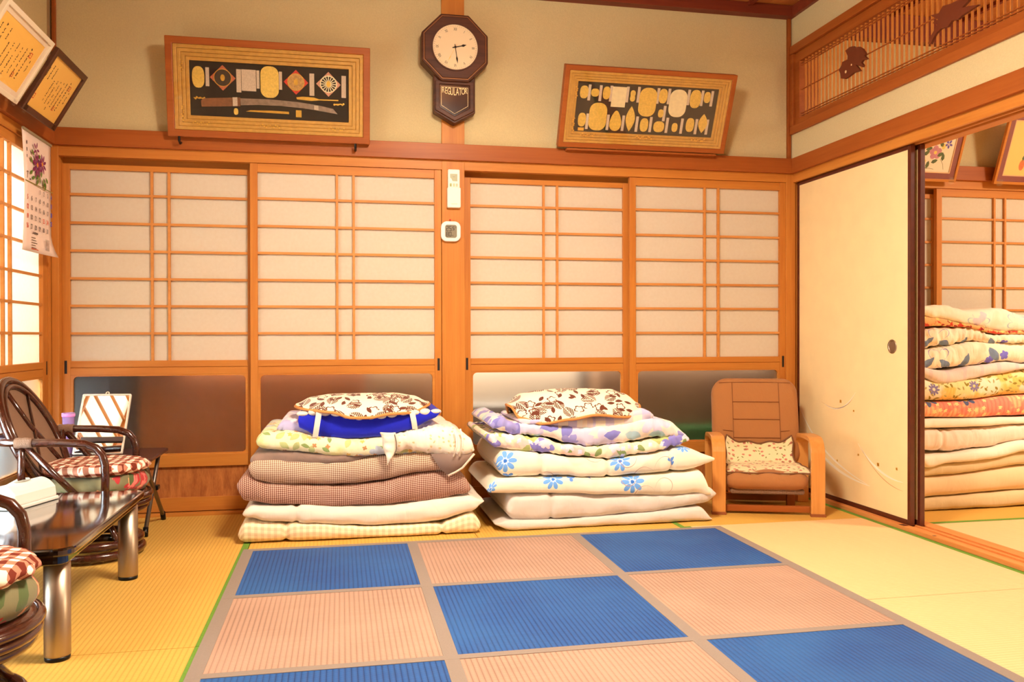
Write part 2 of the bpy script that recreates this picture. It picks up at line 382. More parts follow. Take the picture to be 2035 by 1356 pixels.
mat_(.985, 1.93, -1.868, -.72, P_, 'lr'); mat_(.985, 1.93, -3.74, -1.868, P_, 'lr'); mat_(.985, 1.93, -5.8, -3.74, P_, 'lr')
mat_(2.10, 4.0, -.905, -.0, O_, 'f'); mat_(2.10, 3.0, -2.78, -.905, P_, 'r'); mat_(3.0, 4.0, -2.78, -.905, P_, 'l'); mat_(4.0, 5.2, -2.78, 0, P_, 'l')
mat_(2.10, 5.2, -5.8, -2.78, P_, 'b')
# back wall plaster, both rooms
wb = MB().box(XL-.05, -.06, .018, .09, ZT-.03, 2.80).box(.06, 1.915, .014, .09, ZT-.03, 2.80).box(1.915, XR+.05, .018, .09, ZT-.03, 2.80).box(2.02, 5.2, .018, .09, ZT-.03, 2.80).box(3.86, 5.2, .018, .09, 0, ZT)
wb.build('wall_back', M['plaster'], kind='structure')
S('wall_left', M['plaster'], XL-.09, XL-.005, YF, .0, ZT-.03, 2.80)
MB().box(XL-.09, XL-.005, YF, -3.80, -.04, ZT-.03).build('wall_left_rear', M['plaster'], kind='structure')['label'] = 'plaster wall behind the camera on the left'
wr = MB()
for xa, xb in ((1.942, 2.085),):
    wr.box(xa, xb, -5.8, .02, ZN+.02, 2.045).box(xa, xb, -5.8, .02, 2.525, 2.80).box(xa, xb, -5.8, -1.93, 2.045, 2.525).box(xa, xb, -5.8, -3.80, -.04, ZN+.02)
wr.build('wall_right', M['plaster'], kind='structure')
S('wall_front', M['plaster'], -2.05, 5.3, YF-.1, YF, -.04, 2.80)
S('wall_east', M['plaster'], 5.2, 5.3, YF, .1, -.04, 2.80)
# ceiling: boards with battens
ceil = S('ceiling', M['plain_wall'], -2.2, 5.4, YF-.1, .1, 2.80, 2.84)
x = -1.94
while x < 5.1:
    MB().box(x+.002, x+.448, YF, .0, 2.752, 2.765).build('ceiling_board', M['ceil'], ceil)
    MB().box(x-.012, x+.012, YF, .0, 2.730, 2.752).build('ceiling_batten', M['cornice'], ceil); x += .45
tn = [0]
def trim(mat, *b, bevel=.002, **k):
    tn[0] += 1; return box('trim_%d' % tn[0], mat, *b, bevel=bevel, kind='structure', **k)
# cornices
trim(M['cornice'], XL, XR, -.045, .018, ZC, 2.75); trim(M['cornice'], XR-.03, XR+.02, YF, -.045, ZC, 2.75); trim(M['cornice'], XL-.01, XL+.035, YF, -.045, ZC, 2.75)
trim(M['cornice'], 2.08, 5.2, -.045, .018, 2.60, 2.75); trim(M['cornice'], 2.07, 2.12, YF, -.045, 2.60, 2.75)
# posts
trim(M['wood_z'], -.06, .06, .0, .13, -.03, 2.80); trim(M['wood_z'], XL, -1.907, .0, .13, -.03, ZT-.02); trim(M['dark_z'], XL+.006, -1.918, .0, .05, ZT-.02, ZC+.02); trim(M['dark_z'], 1.918, 1.938, .0, .05, ZT-.02, ZC+.02)
trim(M['wood_z'], 1.907, 1.965, .0, .13, -.03, ZT-.02); trim(M['wood_z'], 1.965, 2.06, .012, .13, -.03, ZC)
trim(M['wood_z'], 3.76, 3.88, .0, .13, -.03, ZC)
# beams (nageshi), lintels (kamoi), sills
trim(M['dark_x'], XL+.02, XR-.02, -.022, .02, ZN, ZT); trim(M['dark_y'], XL-.01, XL+.022, YF, -.0, ZN, ZT); trim(M['dark_y'], XR-.022, XR+.02, YF, -.0, ZN, ZT)
trim(M['dark_x'], 2.10, 5.2, -.022, .02, ZN, ZT); trim(M['dark_y'], 2.08, 2.12, YF, -.0, ZN, ZT)
for xa, xb in ((-1.907, -.06), (.06, 1.907), (2.06, 3.76)):
    tn[0] += 1; MB().box(xa, xb, 0, .040, ZK, ZN).box(xa, xb, .040, .10, 1.797, ZN).box(xa, xb, .078, .10, 1.700, 1.797).build('trim_%d' % tn[0], M['wood_x'], kind='structure')
trim(M['wood_y'], XL-.10, XL, -3.78, -.0, ZK, ZN)
# grooved right-hand lintel
lt = MB().box(1.95, 2.10, -3.80, -.0, ZK+.012, ZN).box(1.95, 1.966, -3.80, 0, ZK, ZK+.012).box(1.996, 2.008, -3.80, 0, ZK, ZK+.012).box(2.038, 2.10, -3.80, 0, ZK, ZK+.012)
tn[0] += 1; lt.build('trim_%d' % tn[0], M['wood_y'], kind='structure')
trim(M['wood_x'], -1.907, -.06, .0, .13, -.03, .012); trim(M['wood_x'], .06, 1.907, .0, .13, -.03, .012); trim(M['wood_x'], 2.06, 3.76, .0, .13, -.03, .012)
trim(M['wood_y'], XL-.12, XL+.01, -3.8, .0, -.03, .012)
sl = MB().box(1.932, 2.10, -5.8, -.0, -.03, .012).box(1.932, 1.968, -5.8, 0, .012, .018).box(1.998, 2.010, -5.8, 0, .012, .018).box(2.040, 2.10, -5.8, 0, .012, .018)
tn[0] += 1; sill = sl.build('trim_%d' % tn[0], M['sill'], kind='structure')
MB().box(1.934, 1.960, -.99, -.955, .0185, .0192).build('dark_inlay', M['lacquer'], sill)
MB().box(1.936, 1.948, -1.19, -1.178, .0185, .0192).build('wood_knot', M['lacquer'], sill)
# sliding shoji doors with frosted glass below
dn = [0]
def shoji(x0, x1, d, fr=None, slot=0, zs=(1.585, 1.446, 1.31, 1.174, 1.04, .905), bars=None, sw=.036):
    """x0..x1 along the wall, d = depth of the front face; fr maps local to world"""
    dn[0] += 1; T = .028; z0, z1, zp = (.016, 1.760, 1.716) if d < .03 else (.016, 1.732, 1.706)
    door = empty('door_%d' % dn[0], mat=(fr or Matrix.Identity(4)) @ Matrix.Translation(((x0+x1)/2, d, z0)), kind='structure')
    q = dict(parent=door, world=False); w = (x1-x0)/2; k = lambda z: z-z0
    def b(name, mat, a0, a1, y0, y1, za, zb, bevel=.0015): return box(name, mat, a0, a1, y0, y1, k(za), k(zb), bevel=bevel, **q)
    b('stile', M['wood_z'], -w, -w+sw, 0, T, z0, z1); b('stile', M['wood_z'], w-sw, w, 0, T, z0, z1)
    b('top_rail', M['wood_x'], -w+sw, w-sw, .002, T, zp, z1); b('middle_rail', M['wood_x'], -w+sw, w-sw, .0, T, .739, .77)
    b('middle_rail', M['wood_x'], -w+sw, w-sw, .0, T, .700, .736)
    b('rail_core', M['wood_x'], -w+sw, w-sw, .005, T-.001, .730, .745, 0)
    b('lower_rail', M['wood_x'], -w+sw, w-sw, -.004, T, .239, .300); b('bottom_rail', M['wood_x'], -w+sw, w-sw, 0, T, z0, .085)
    c0, c1 = bars or ((-.046, -.034), (.034, .046)); 
    for z in zs: b('lattice_bar', M['lattice'], -w+sw, w-sw, .006, .018, z-.006, z+.006, 0)
    for a, c in (c0, c1): b('lattice_bar', M['lattice'], a, c, .004, .018, .77, zp, 0)
    b('paper', M['paper'], -w+sw-.004, w-sw+.004, .0185, .0195, .766, zp+.004, 0)
    m = Matrix(((1, 0, 0, 0), (0, 0, -1, 0), (0, 1, 0, 0), (0, 0, 0, 1)))
    xa, xb, za, zb = -w+sw, w-sw, k(.300), k(.700)
    MB().ring(sharp_match(xa, xb, za, zb), rrect(xa+.012, xb-.012, za+.006, zb-.006, .022), -.022, -.001, m).build('glass_frame', M['wood_x'], door, world=False)
    b('glass_pane', M['frost'], -w+sw, w-sw, .012, .016, .300, .704, 0)
    b('lower_panel', M['koshi'], -w+sw, w-sw, .012, .018, .083, .241, 0)
    if slot:
        sx = slot*(w-.016); b('finger_pull', M['black'], sx-.006, sx+.006, -.0008, .004, .709, .773, 0)
    return door
shoji(-1.907, -1.005, .045, slot=-1); shoji(-1.025, -.062, .008, slot=1, bars=((-.060, -.048), (.024, .036)))
shoji(.062, .985, .045, slot=-1, bars=((-.030, -.018), (.046, .058))); shoji(.974, 1.907, .008, slot=1, bars=((-.030, -.018), (.052, .064)))
shoji(2.02, 2.925, .045); shoji(2.885, 3.758, .008, bars=((-.042, -.030), (.032, .044)))
FL = Matrix(((0, -1, 0, XL), (1, 0, 0, 0), (0, 0, 1, 0), (0, 0, 0, 1)))
shoji(-.985, -.035, .006, FL, slot=1, sw=.06); shoji(-1.90, -.93, .045, FL, sw=.06); shoji(-2.85, -1.86, .006, FL, sw=.06); shoji(-3.78, -2.80, .045, FL, sw=.06)
trim(M['wood_z'], XL-.10, XL, -.035, .0, 0, ZK)
# fusuma
def fusuma(x, y0, y1, pull):
    dn[0] += 1; d = empty('door_%d' % dn[0], (x+.012, (y0+y1)/2, .014), kind='structure'); r = .021
    box('panel', M['fusuma'], x+.003, x+.021, y0+r, y1-r, .03, ZK-.018, d)
    for a, b_ in ((y0, y0+r), (y1-r, y1)): box('stile', M['lacquer'], x, x+.024, a, b_, .016, ZK, d, bevel=.002)
    box('rail', M['lacquer'], x, x+.024, y0+r, y1-r, ZK-.02, ZK, d, bevel=.002); box('rail', M['lacquer'], x, x+.024, y0+r, y1-r, .016, .040, d, bevel=.002)
    if pull:
        m = FM((x+.003, pull, .836), (0, 1, 0), (0, 0, 1)) @ Matrix.Diagonal((1, 1, -1, 1))
        m = FM((x+.003, pull, .836), (0, -1, 0), (0, 0, 1))
        h = MB().lathe([(.033, 0), (.033, .003), (.027, .0035), (.025, .001), (.024, -.0), (.0, -.0)][:5], 28, m).build('pull', M['chrome'], d, smooth=True)
        MB().lathe([(.0245, .0005), (.0245, .001)], 24, m).build('pull_dish', plain('dim_pull_dish', C(140, 116, 96), .3, metal=.7), h)
    return d
f1 = fusuma(1.972, -.985, -.004, -.852); f2 = fusuma(2.012, -1.00, -.06, None)
# painted grasses and gold flecks on the fusuma
deco = MB(); dk = MB(); X_ = 1.9742
def stroke(b, pts, w0, w1, x=X_):
    n = len(pts); L = []; R = []
    for i, p in enumerate(pts):
        q = pts[min(i+1, n-1)]; o = pts[max(i-1, 0)]; dy, dz = q[0]-o[0], q[1]-o[1]; l = math.hypot(dy, dz) or 1
        w = w0+(w1-w0)*math.sin(PI*i/(n-1)); L.append((x, p[0]-dz/l*w, p[1]+dy/l*w)); R.append((x, p[0]+dz/l*w, p[1]-dy/l*w))
    b.add(L+R, [(i, i+1, n+i+1, n+i) for i in range(n-1)])
def qb(a, c, b, n=14): return [((1-t)**2*a[0]+2*t*(1-t)*c[0]+t*t*b[0], (1-t)**2*a[1]+2*t*(1-t)*c[1]+t*t*b[1]) for t in [i/n for i in range(n+1)]]
stroke(deco, qb((-.10, .36), (-.28, .16), (-.68, .145)), .0012, .008); stroke(deco, qb((-.02, .50), (-.2, .23), (-.66, .15)), .001, .006)
stroke(deco, qb((-.58, .345), (-.74, .20), (-.93, .205)), .001, .006); stroke(dk, qb((-.60, .33), (-.76, .17), (-.93, .165)), .0005, .002)
stroke(deco, qb((-.28, .52), (-.44, .46), (-.56, .60)), .0008, .004); stroke(dk, qb((-.25, .53), (-.42, .47), (-.53, .56)), .0004, .0015)
deco.build('painted_grass', plain('pearl_paint', C(250, 240, 216), .4), f1); dk.build('painted_grass', plain('sepia_paint', C(206, 164, 110), .7), f1)
for y, z, s in ((-.43, .545, .016), (-.545, .505, .010), (-.745, .262, .016), (-.585, .288, .010), (-.40, .232, .010), (-.885, .262, .011)):
    box('gold_fleck', M['gold'], X_-.0006, X_, y-s/2, y+s/2, z-s/2, z+s/2, f1)
# ranma transom
rn = empty('transom', (1.95, -.95, 2.045), label='openwork cedar transom of thin slats with two carved silhouettes, above the sliding door', cat='transom')
R0, R1, RZ0, RZ1 = -.075, -1.86, 2.112, 2.432
for nm, b_ in (('casing', (1.926, 2.09, -1.93, -.0, 2.03, 2.075)), ('casing', (1.926, 2.09, -1.93, -.0, 2.485, 2.53)), ('casing', (1.93, 2.09, -.03, -.0, 2.075, 2.485)), ('casing', (1.93, 2.09, -1.93, -1.90, 2.075, 2.485)),
               ('frame_rail', (1.945, 1.985, -1.90, -.03, 2.075, RZ0)), ('frame_rail', (1.945, 1.985, -1.90, -.03, RZ1, 2.485)), ('frame_stile', (1.945, 1.985, R0, -.03, RZ0, RZ1)), ('frame_stile', (1.945, 1.985, -1.90, R1, RZ0, RZ1))):
    box(nm, M['dark_y'], *b_, rn, bevel=.003)
n = 52
for i in range(1, n):
    y = R0+(R1-R0)*i/n; box('slat', M['wood_z'], 1.960, 1.970, y-.003, y+.003, RZ0, RZ1, rn)
for z in (2.124, 2.137, 2.27, 2.405, 2.418): box('cross_bar', M['dark_y'], 1.956, 1.962, R1, R0, z-.0022, z+.0022, rn)
def rim(px, py):                                  # carved outlines, taken off the photo on the transom's own plane
    u = (px-1017.5)/1682.3; v = -(py-678)/1682.3
    d = _f+_r*u+_u*v; t = (1.952+.5787)/d.x; return (-4.4174+d.y*t, .8885+d.z*t)
def carve(pts, holes=()):
    P = [rim(1620+a/4.904, b/4.904) for a, b in pts]
    m = Matrix(((0, 0, 1, 0), (1, 0, 0, 0), (0, 1, 0, 0), (0, 0, 0, 1)))
    c = MB().prism(P, 1.948, 1.960, m).build('carving', M['carving'], rn)
    for h in holes:
        a, z = rim(1620+h[0]/4.904, h[1]/4.904); MB().prism([(a+h[2]*math.cos(t*PI/4), z+h[2]*math.sin(t*PI/4)) for t in range(8)], 1.9474, 1.948, m).build('carved_hollow', M['fusuma'], c)
carve([(235, 680), (262, 640), (270, 605), (320, 580), (322, 545), (310, 515), (300, 495), (340, 460), (375, 450), (395, 462), (430, 455), (465, 475), (500, 530), (485, 545), (515, 575), (470, 585), (455, 610), (475, 640), (465, 655), (400, 630), (445, 690), (380, 710), (330, 750), (295, 770), (255, 765), (250, 715)], ((305, 700, .008), (360, 632, .005)))
carve([(1105, 425), (1135, 350), (1165, 300), (1195, 240), (1150, 225), (1205, 190), (1130, 150), (1210, 130), (1250, 60), (1330, 35), (1400, 0), (1390, -60), (1450, -30), (1500, -90), (1560, -110), (1545, -40), (1480, 30), (1440, 75), (1500, 60), (1600, 45), (1500, 110), (1440, 150), (1400, 190), (1340, 200), (1300, 260), (1230, 280), (1180, 330), (1130, 430)])
# corridor beyond the back doors
S('wall_outer', plain('corridor_wall', C(120, 92, 64), .9, noisy=.2, scale=4), -2.2, 5.3, .95, 1.0, -.12, 2.84)
S('ceiling_corridor', M['plain_wall'], -2.2, 5.4, .1, 1.0, 2.4, 2.44); S('wall_corridor_end', M['plain_wall'], 5.2, 5.3, .1, .95, -.1, 2.4)
S('corridor_sky_panel', plain('blue_grey_panel', C(150, 172, 176), .9), -2.10, -2.05, .13, .95, -.1, 2.4)  # added panel closing off the over-bright sky, coloured like the view outdoors
S('wall_corridor_corner', M['plain_wall'], -2.10, -1.942, -.03, .131, -.1, 2.8)
S('floor_corridor', plain('corridor_floor', C(120, 80, 44), .5), -2.2, 5.4, .14, .95, -.04, 0)
def lump(name, label, cat, col, *b, rough=.8): return tag(box(name, plain(name+'_paint', col, rough, noisy=.15, scale=3), *b, bevel=.02), label, cat)
lump('storage_board', 'brown wooden board, a blur behind the frosted glass left of the centre post', 'board', C(200, 116, 56), -1.62, -.45, .30, .34, 0, .95)
lump('door_panel', 'tan panel, a pale blur behind the frosted glass just left of the centre post', 'panel', C(178, 134, 92), -.43, -.02, .32, .36, 0, 1.1)
lump('storage_bin', 'pale grey bin, a light blur low behind the frosted glass right of the centre post', 'bin', C(128, 122, 114), .0, .52, .20, .5, 0, .50)
lump('curtain_bundle', 'grey-brown bundle, a soft blur above the pale bin behind the frosted glass', 'curtain', C(160, 140, 116), -.02, .85, .55, .7, 0, 1.2)
lump('cabinet', 'dark brown cabinet, a blur behind the frosted glass left of the armchair', 'cabinet', C(128, 90, 54), .9, 2.4, .34, .6, 0, 1.0)
lump('plant_crate', 'green crate, a green smudge behind the frosted glass beside the armchair', 'crate', C(40, 110, 36), 1.15, 1.8, .16, .3, 0, .36)
S('wall_garden', plain('garden_ground', C(110, 116, 110), .9), -6, -2.2, -6, 3, -.3, -.25)
tag(box('sky_screen', plain('screen_grey', C(60, 66, 66), .9, noisy=.15, scale=2), -2.75, -2.70, -5, 2, -.25, .95), 'grey fence outside added to dim the sky behind the frosted glass at far left', 'screen')  # added outside so the bare sky does not blow out the lower panes
# ---------------------------------------------------------------- chequered igusa rug
rug = empty('checkered_rug', (.085, -2.1, 0), label='blue and beige checkered woven rush rug with grey tape seams, lying on the tatami', cat='rug')
RX = [-.956, -.285, .435, 1.118]; RY = [-.79, -1.432, -2.115, -2.80, -3.48]
rx = [-.965, -.270, .450, 1.105]
for j in range(4):
    for i in range(3):
        blue = (i+j) % 2 == 0
        x0, x1 = RX[i]+.018, RX[i+1]-.018
        box('blue_panel' if blue else 'beige_panel', M['rug_blue'] if blue else M['rug_beige'], x0, x1, RY[j+1]+.014, RY[j]-.014, .001, .007, rug)
for x in RX: box('seam_tape', M['rug_tape'], x-.021, x+.021, RY[-1]-.01, RY[0]+.005, .0015, .0085, rug, bevel=.001)
for y in RY: box('seam_tape', M['rug_tape'], RX[0]-.02, RX[-1]+.02, y-.016, y+.016, .0015, .0088, rug, bevel=.001)
# ---------------------------------------------------------------- wall clock
clk = empty('wall_clock', (0, -.05, 2.25), label='octagonal walnut pendulum clock with roman dial and REGULATOR glass, on the post', cat='clock')
mc = FM((0, 0, 2.372), (1, 0, 0), (0, 0, 1))       # local z towards the viewer (-y)
def octo(R, cx=0, cy=0): return [(cx+R/math.cos(PI/8)*math.cos(PI/8+i*PI/4), cy+R/math.cos(PI/8)*math.sin(PI/8+i*PI/4)) for i in range(8)]
MB().prism(octo(.172), .002, .085, mc).build('octagon_case', M['clockwood'], clk, bevel=.006)
MB().prism(octo(.158), .085, .093, mc).build('front_moulding', M['clockwood'], clk, bevel=.004)
MB().ring(octo(.161), octo(.158), .0855, .0885, mc).build('gilt_line', plain('dull_gilt', C(150, 96, 50), .4, metal=.4), clk)
circ = lambda r, n=32: [(r*math.cos(2*PI*i/n), r*math.sin(2*PI*i/n)) for i in range(n)]
MB().ring(circ(.122, 48), circ(.116, 48), .093, .099, mc).build('bezel', M['clockwood'], clk, smooth=False)
face = MB().prism(circ(.117, 48), .0925, .0945, mc).build('dial', plain('ivory_dial', C(236, 216, 178), .5), clk)
num = MB()
for i, t in enumerate(['XII', 'I', 'II', 'III', 'IV', 'V', 'VI', 'VII', 'VIII', 'IX', 'X', 'XI']):
    a = PI/2-i*PI/6; text(t, .021, None, None, mc @ Matrix.Translation((.092*math.cos(a), .092*math.sin(a), .0948)) @ Matrix.Rotation(a-PI/2, 4, 'Z'), .7, collect=num)
for i in range(60):
    a = PI*i/30; m_ = mc @ Matrix.Rotation(a, 4, 'Z'); num.box(-.0005, .0005, .106, .110, .0946, .0949, m_)
num.build('numerals', plain('grey_numerals', C(92, 80, 66), .7), face)
def hand(nm, ang, L, w, z, mat=M['ink']):
    m_ = mc @ Matrix.Rotation(-math.radians(ang), 4, 'Z')
    MB().prism([(-w*.5, -.015), (w*.5, -.015), (w*.4, L*.55), (w*1.3, L*.7), (0, L), (-w*1.3, L*.7), (-w*.4, L*.55)], z, z+.001, m_).build(nm, mat, clk)
hand('hour_hand', 76, .060, .005, .0955); hand('minute_hand', 172, .085, .0036, .097); hand('second_hand', 207, .088, .0012, .0984, M['gold'])
MB().prism(circ(.006, 12), .095, .100, mc).build('hand_hub', M['ink'], clk)
pent = lambda w, t, b, tip: [(-w, t), (-w, b), (0, tip), (w, b), (w, t)]
MB().prism(pent(.108, -.12, -.325, -.385), .002, .060, mc).build('lower_case', M['clockwood'], clk, bevel=.005)
MB().ring(pent(.100, -.165, -.318, -.372), pent(.078, -.185, -.303, -.348), .060, .070, mc).build('lower_moulding', M['clockwood'], clk, bevel=.003)
gl = MB().prism(pent(.078, -.185, -.303, -.348), .060, .063, mc).build('lower_glass', plain('black_glass', C(30, 26, 36), .12, coat=.5), clk)
MB().ring(pent(.070, -.196, -.292, -.334), pent(.0680, -.198, -.2910, -.3325), .0632, .0638, mc).build('gold_outline', plain('cream_line', C(236, 212, 160), .5), gl)
reg = MB(); word = 'REGULATOR'
for i, ch in enumerate(word):
    u = (i-4)/4.0; hgt = .030+.012*(1-u*u)
    text(ch, hgt*1.35, None, None, mc @ Matrix.Translation((u*.059, -.200-hgt/2, .0641)) , .021/hgt*.86 if ch != 'I' else .5, collect=reg)
reg.build('lettering', plain('gold_letters', C(246, 222, 160), .4), gl)
# ---------------------------------------------------------------- remote and thermometer on the post
rem = empty('remote_control', (0, -.02, 1.66), label='white air conditioner remote in its holder, high on the centre post', cat='remote')
mr = FM((.0, -.002, 1.66), (1, 0, 0), (0, 0, 1))
MB().prism(rrect(-.030, .032, -.09, .10, .006), .0, .020, mr).build('body', M['cream'], rem, bevel=.003)
MB().prism(rrect(-.034, .036, -.10, .005, .006), -.0, .026, mr).build('holder', M['cream'], rem, bevel=.003)
sc_ = MB().prism([(-.019, .076), (.019, .076), (.019, .038), (-.006, .038), (-.012, .05), (-.019, .056)], .020, .0206, mr).build('display', plain('lcd_olive', C(150, 146, 96), .3), rem)
MB().box(-.006, .006, .060, .061, .0207, .0209, mr).build('display_mark', M['ink'], sc_)
for xx, cc in ((-.016, C(150, 160, 96)), (.001, C(230, 190, 150)), (.016, C(226, 196, 160))):
    MB().prism(rrect(xx-.005, xx+.005, .010, .026, .002), .020, .0215, mr).build('button', plain('button_tone', cc, .5), rem)
MB().box(-.014, .018, -.083, -.080, .0261, .0264, mr).build('maker_mark', plain('faint_print', C(226, 206, 170), .6), rem)
th = empty('thermometer', (-.015, -.015, 1.436), label='round-cornered white digital thermometer reading 25.5 and 80, below the remote', cat='thermometer')
mt = FM((-.015, -.002, 1.436), (1, 0, 0), (0, 0, 1))
MB().prism(rrect(-.052, .052, -.053, .053, .032, 8), .0, .020, mt).build('body', M['white'], th, bevel=.006)
ds = MB().prism(rrect(-.031, .031, -.034, .034, .012), .020, .0208, mt).build('display', plain('lcd_grey', C(134, 124, 100), .3), th)
dg = MB()
def seg(ch, x, y, w, h, t=.0024):
    S_ = {'0': 'abcdef', '2': 'abged', '5': 'afgcd', '8': 'abcdefg'}[ch]
    R_ = dict(a=(x, x+w, y+h-t, y+h), d=(x, x+w, y, y+t), g=(x, x+w, y+h/2-t/2, y+h/2+t/2), f=(x, x+t, y+h/2, y+h), e=(x, x+t, y, y+h/2), b=(x+w-t, x+w, y+h/2, y+h), c=(x+w-t, x+w, y, y+h/2))
    for k in S_: a = R_[k]; dg.box(a[0], a[1], a[2], a[3], .0209, .0212, mt)
seg('2', -.025, .003, .012, .024); seg('5', -.010, .003, .012, .024); dg.box(.003, .0055, .003, .0055, .0209, .0212, mt); seg('5', .008, .006, .009, .019)
seg('8', -.025, -.027, .012, .024); seg('0', -.010, -.027, .012, .024)
text('°C', .009, None, None, mt @ Matrix.Translation((.023, .020, .0209)), collect=dg); text('%', .010, None, None, mt @ Matrix.Translation((.009, -.023, .0209)), collect=dg)
dg.build('digits', M['ink'], ds)
MB().lathe([(.002, 0), (.004, .006), (.003, .010), (.0, .011)], 10, FM((-.017, -.002, 1.498), (1, 0, 0), (0, 0, 1))).build('push_pin', plain('red_pin', C(226, 50, 60), .3), None, smooth=True, label='tiny red push pin in the post just above the thermometer', cat='pin')
# ---------------------------------------------------------------- display frames
def shadowbox(nm, label, o, U, w, h, items, uvf, cat='frame', a=.034, mg=.105):
    m = FM(o, (1, 0, 0), U); root = empty(nm, mat=m, label=label, cat=cat); q = dict(parent=root, world=False)
    R = lambda i: sharp_match(i, w-i, i, h-i, 0); g3 = (mg-a)/4
    MB().ring(R(0), R(a), -.045, 0).build('outer_frame', M['dark_x'], bevel=.004, **q)
    for i0, i1, z in ((a, a+g3, -.004), (a+g3, a+2*g3, -.010), (a+2*g3, a+3*g3, -.016), (a+3*g3, mg, -.022)):
        MB().ring(R(i0), R(i1), z-.012, z).build('gilt_moulding', M['goldframe'], bevel=.003, **q)
    MB().box(a, w-a, a, h-a, -.045, -.036).build('backing', M['velvet'], **q)
    for it in items:
        kind, cx, cy, sx, sy = it[:5]; u, v = uvf(cx, cy, w, h); kx, ky = uvf.k; a_, b_ = sx*kx/2, sy*ky/2; z0 = -.036
        T = Matrix.Translation((u, v, 0)) @ Matrix.Rotation(math.radians(it[5]) if len(it) > 5 and isinstance(it[5], (int, float)) else 0, 4, 'Z')
        if kind in ('coin', 'pale', 'big'):
            p = [(a_*math.copysign(abs(math.cos(t))**.8, math.cos(t)), b_*math.copysign(abs(math.sin(t))**.8, math.sin(t))) for t in [2*PI*i/20 for i in range(20)]]
            if kind == 'big': p = rrect(-a_, a_, -b_, b_, a_*.85, 6)
            MB().prism(p, z0, z0+.005, T).build('gold_coin' if kind != 'pale' else 'silver_coin', M['goldcoin'] if kind != 'pale' else M['silver'], bevel=.001, **q)
        elif kind == 'drop':
            MB().prism([(a_*math.sin(t)*(1-.35*math.cos(t)) , b_*math.cos(t)) for t in [2*PI*i/20 for i in range(20)]], z0, z0+.005, T).build('gold_coin', M['goldcoin'], bevel=.001, **q)
        elif kind == 'point':
            MB().prism([(a_*(1-abs(y)**1.8)*s, b_*y) for s, rng in ((1, range(-6, 7)), (-1, range(5, -6, -1))) for y in [r/6 for r in rng]], z0, z0+.005, T).build('gold_coin', M['goldcoin'], bevel=.001, **q)
        elif kind == 'label': MB().box(-a_, a_, -b_, b_, z0, z0+.002, T).build('caption_card', M['label'], **q)
        elif kind == 'card': MB().box(-a_, a_, -b_, b_, z0, z0+.003, T).build('caption_card', M['silver'] if len(it) > 5 else M['label'], **q)
        elif kind == 'bar': MB().box(-a_, a_, -b_, b_, z0, z0+.004, T).build('gold_piece', M['gold'], **q)
        elif kind == 'peanut':
            MB().prism([(a_*(.55+.45*abs(math.cos(t+PI/2)))*math.cos(t), b_*math.sin(t)) for t in [2*PI*i/24 for i in range(24)]], z0, z0+.005, T).build('gold_coin', M['goldcoin'], **q)
        elif kind == 'menuki':
            b = MB(); rnd = random.Random(cx)
            for i in range(9): b.prism(circ(b_*rnd.uniform(.4, .8), 7), z0, z0+.006, T @ Matrix.Translation((a_*(i/4-1), b_*rnd.uniform(-.5, .5), 0)))
            b.build('gold_ornament', M['gold'], **q)
        elif kind == 'tsuba':
            col, disc = it[6], it[7]
            dm = MB().prism([(a_, 0), (0, b_), (-a_, 0), (0, -b_)], z0, z0+.003, T).build('diamond_mat', plain('mat_'+nm+str(cx), col, .6, noisy=.3, scale=90), **q)
            r = min(a_, b_)*.70
            if disc == 'open':
                b = MB().ring(circ(r, 32), circ(r*.88, 32), z0+.003, z0+.007, T).prism(circ(r*.34, 16), z0+.003, z0+.007, T)
                for i in range(16): b.box(-r*.05, r*.05, r*.3, r*.95, z0+.003, z0+.006, T @ Matrix.Rotation(i*PI/8, 4, 'Z'))
                MB().prism(circ(r*.9, 24), z0+.003, z0+.0034, T).build('dark_ground', M['velvet'], dm, world=False)
                b.build('sword_guard', M['silver'], dm, world=False)
            else:
                g = MB().prism(circ(r, 32), z0+.003, z0+.006, T).build('sword_guard', plain('guard'+str(cx), disc, .4, metal=.3, noisy=.4, scale=120), dm, world=False)
            b = MB().ring(circ(r, 32), circ(r*.93, 32), z0+.006, z0+.0066, T).prism([(x*.5*r/.5*.25, y*r*.38) for x, y in circ(1, 14)], z0+.006, z0+.008, T)
            b.build('gold_trim', M['gold'], dm, world=False)
        elif kind == 'poly':
            pts = [uvf(px_, py_, w, h) for px_, py_ in it[6]]; MB().prism(pts, z0+it[3], z0+it[3]+.006).build(it[5], it[7], **q)
    box('glass_pane', M['pane'], a, w-a, a, h-a, -.0035, -.0025, **q)
    # scrolls on the gilt moulding
    sc2 = MB(); rnd = random.Random(3)
    for cx0, n_ in ((.16, 9), (w/2, 11), (w-.16, 9)):
        for i in range(n_): sc2.prism(circ(.003+.002*rnd.random(), 6), -.010, -.006, Matrix.Translation((cx0+(i-n_/2)*.009, .068+.006*math.sin(i*1.7), 0)))
    for cy0, n_ in ((.12, 9), (h-.13, 7)):
        for i in range(n_): sc2.prism(circ(.003+.002*rnd.random(), 6), -.010, -.006, Matrix.Translation((.072+.005*math.sin(i*1.7), cy0+(i-n_/2)*.009, 0)))
    sc2.build('gilt_scrolls', M['gold'], **q)
    return root, m
def uv1(cx, cy, w, h):
    t = 92+(cx-78)*98/1860; b = 1010+(cx-98)*50/1817; return ((cx-88)/1838*w, h*(1-(cy-t)/(b-t)))
uv1.k = (.966/1838, .468/900)
def uv2(cx, cy, w, h):
    yt = 115+(cx-180)*150/1735; yb = 955+(cx-85)*120/1685; t = (cy-yt)/(yb-yt); xl = 180-95*t; xr = 1915-145*t
    return ((cx-xl)/(xr-xl)*w, h*(1-t))
uv2.k = (.944/1700, .419/830)
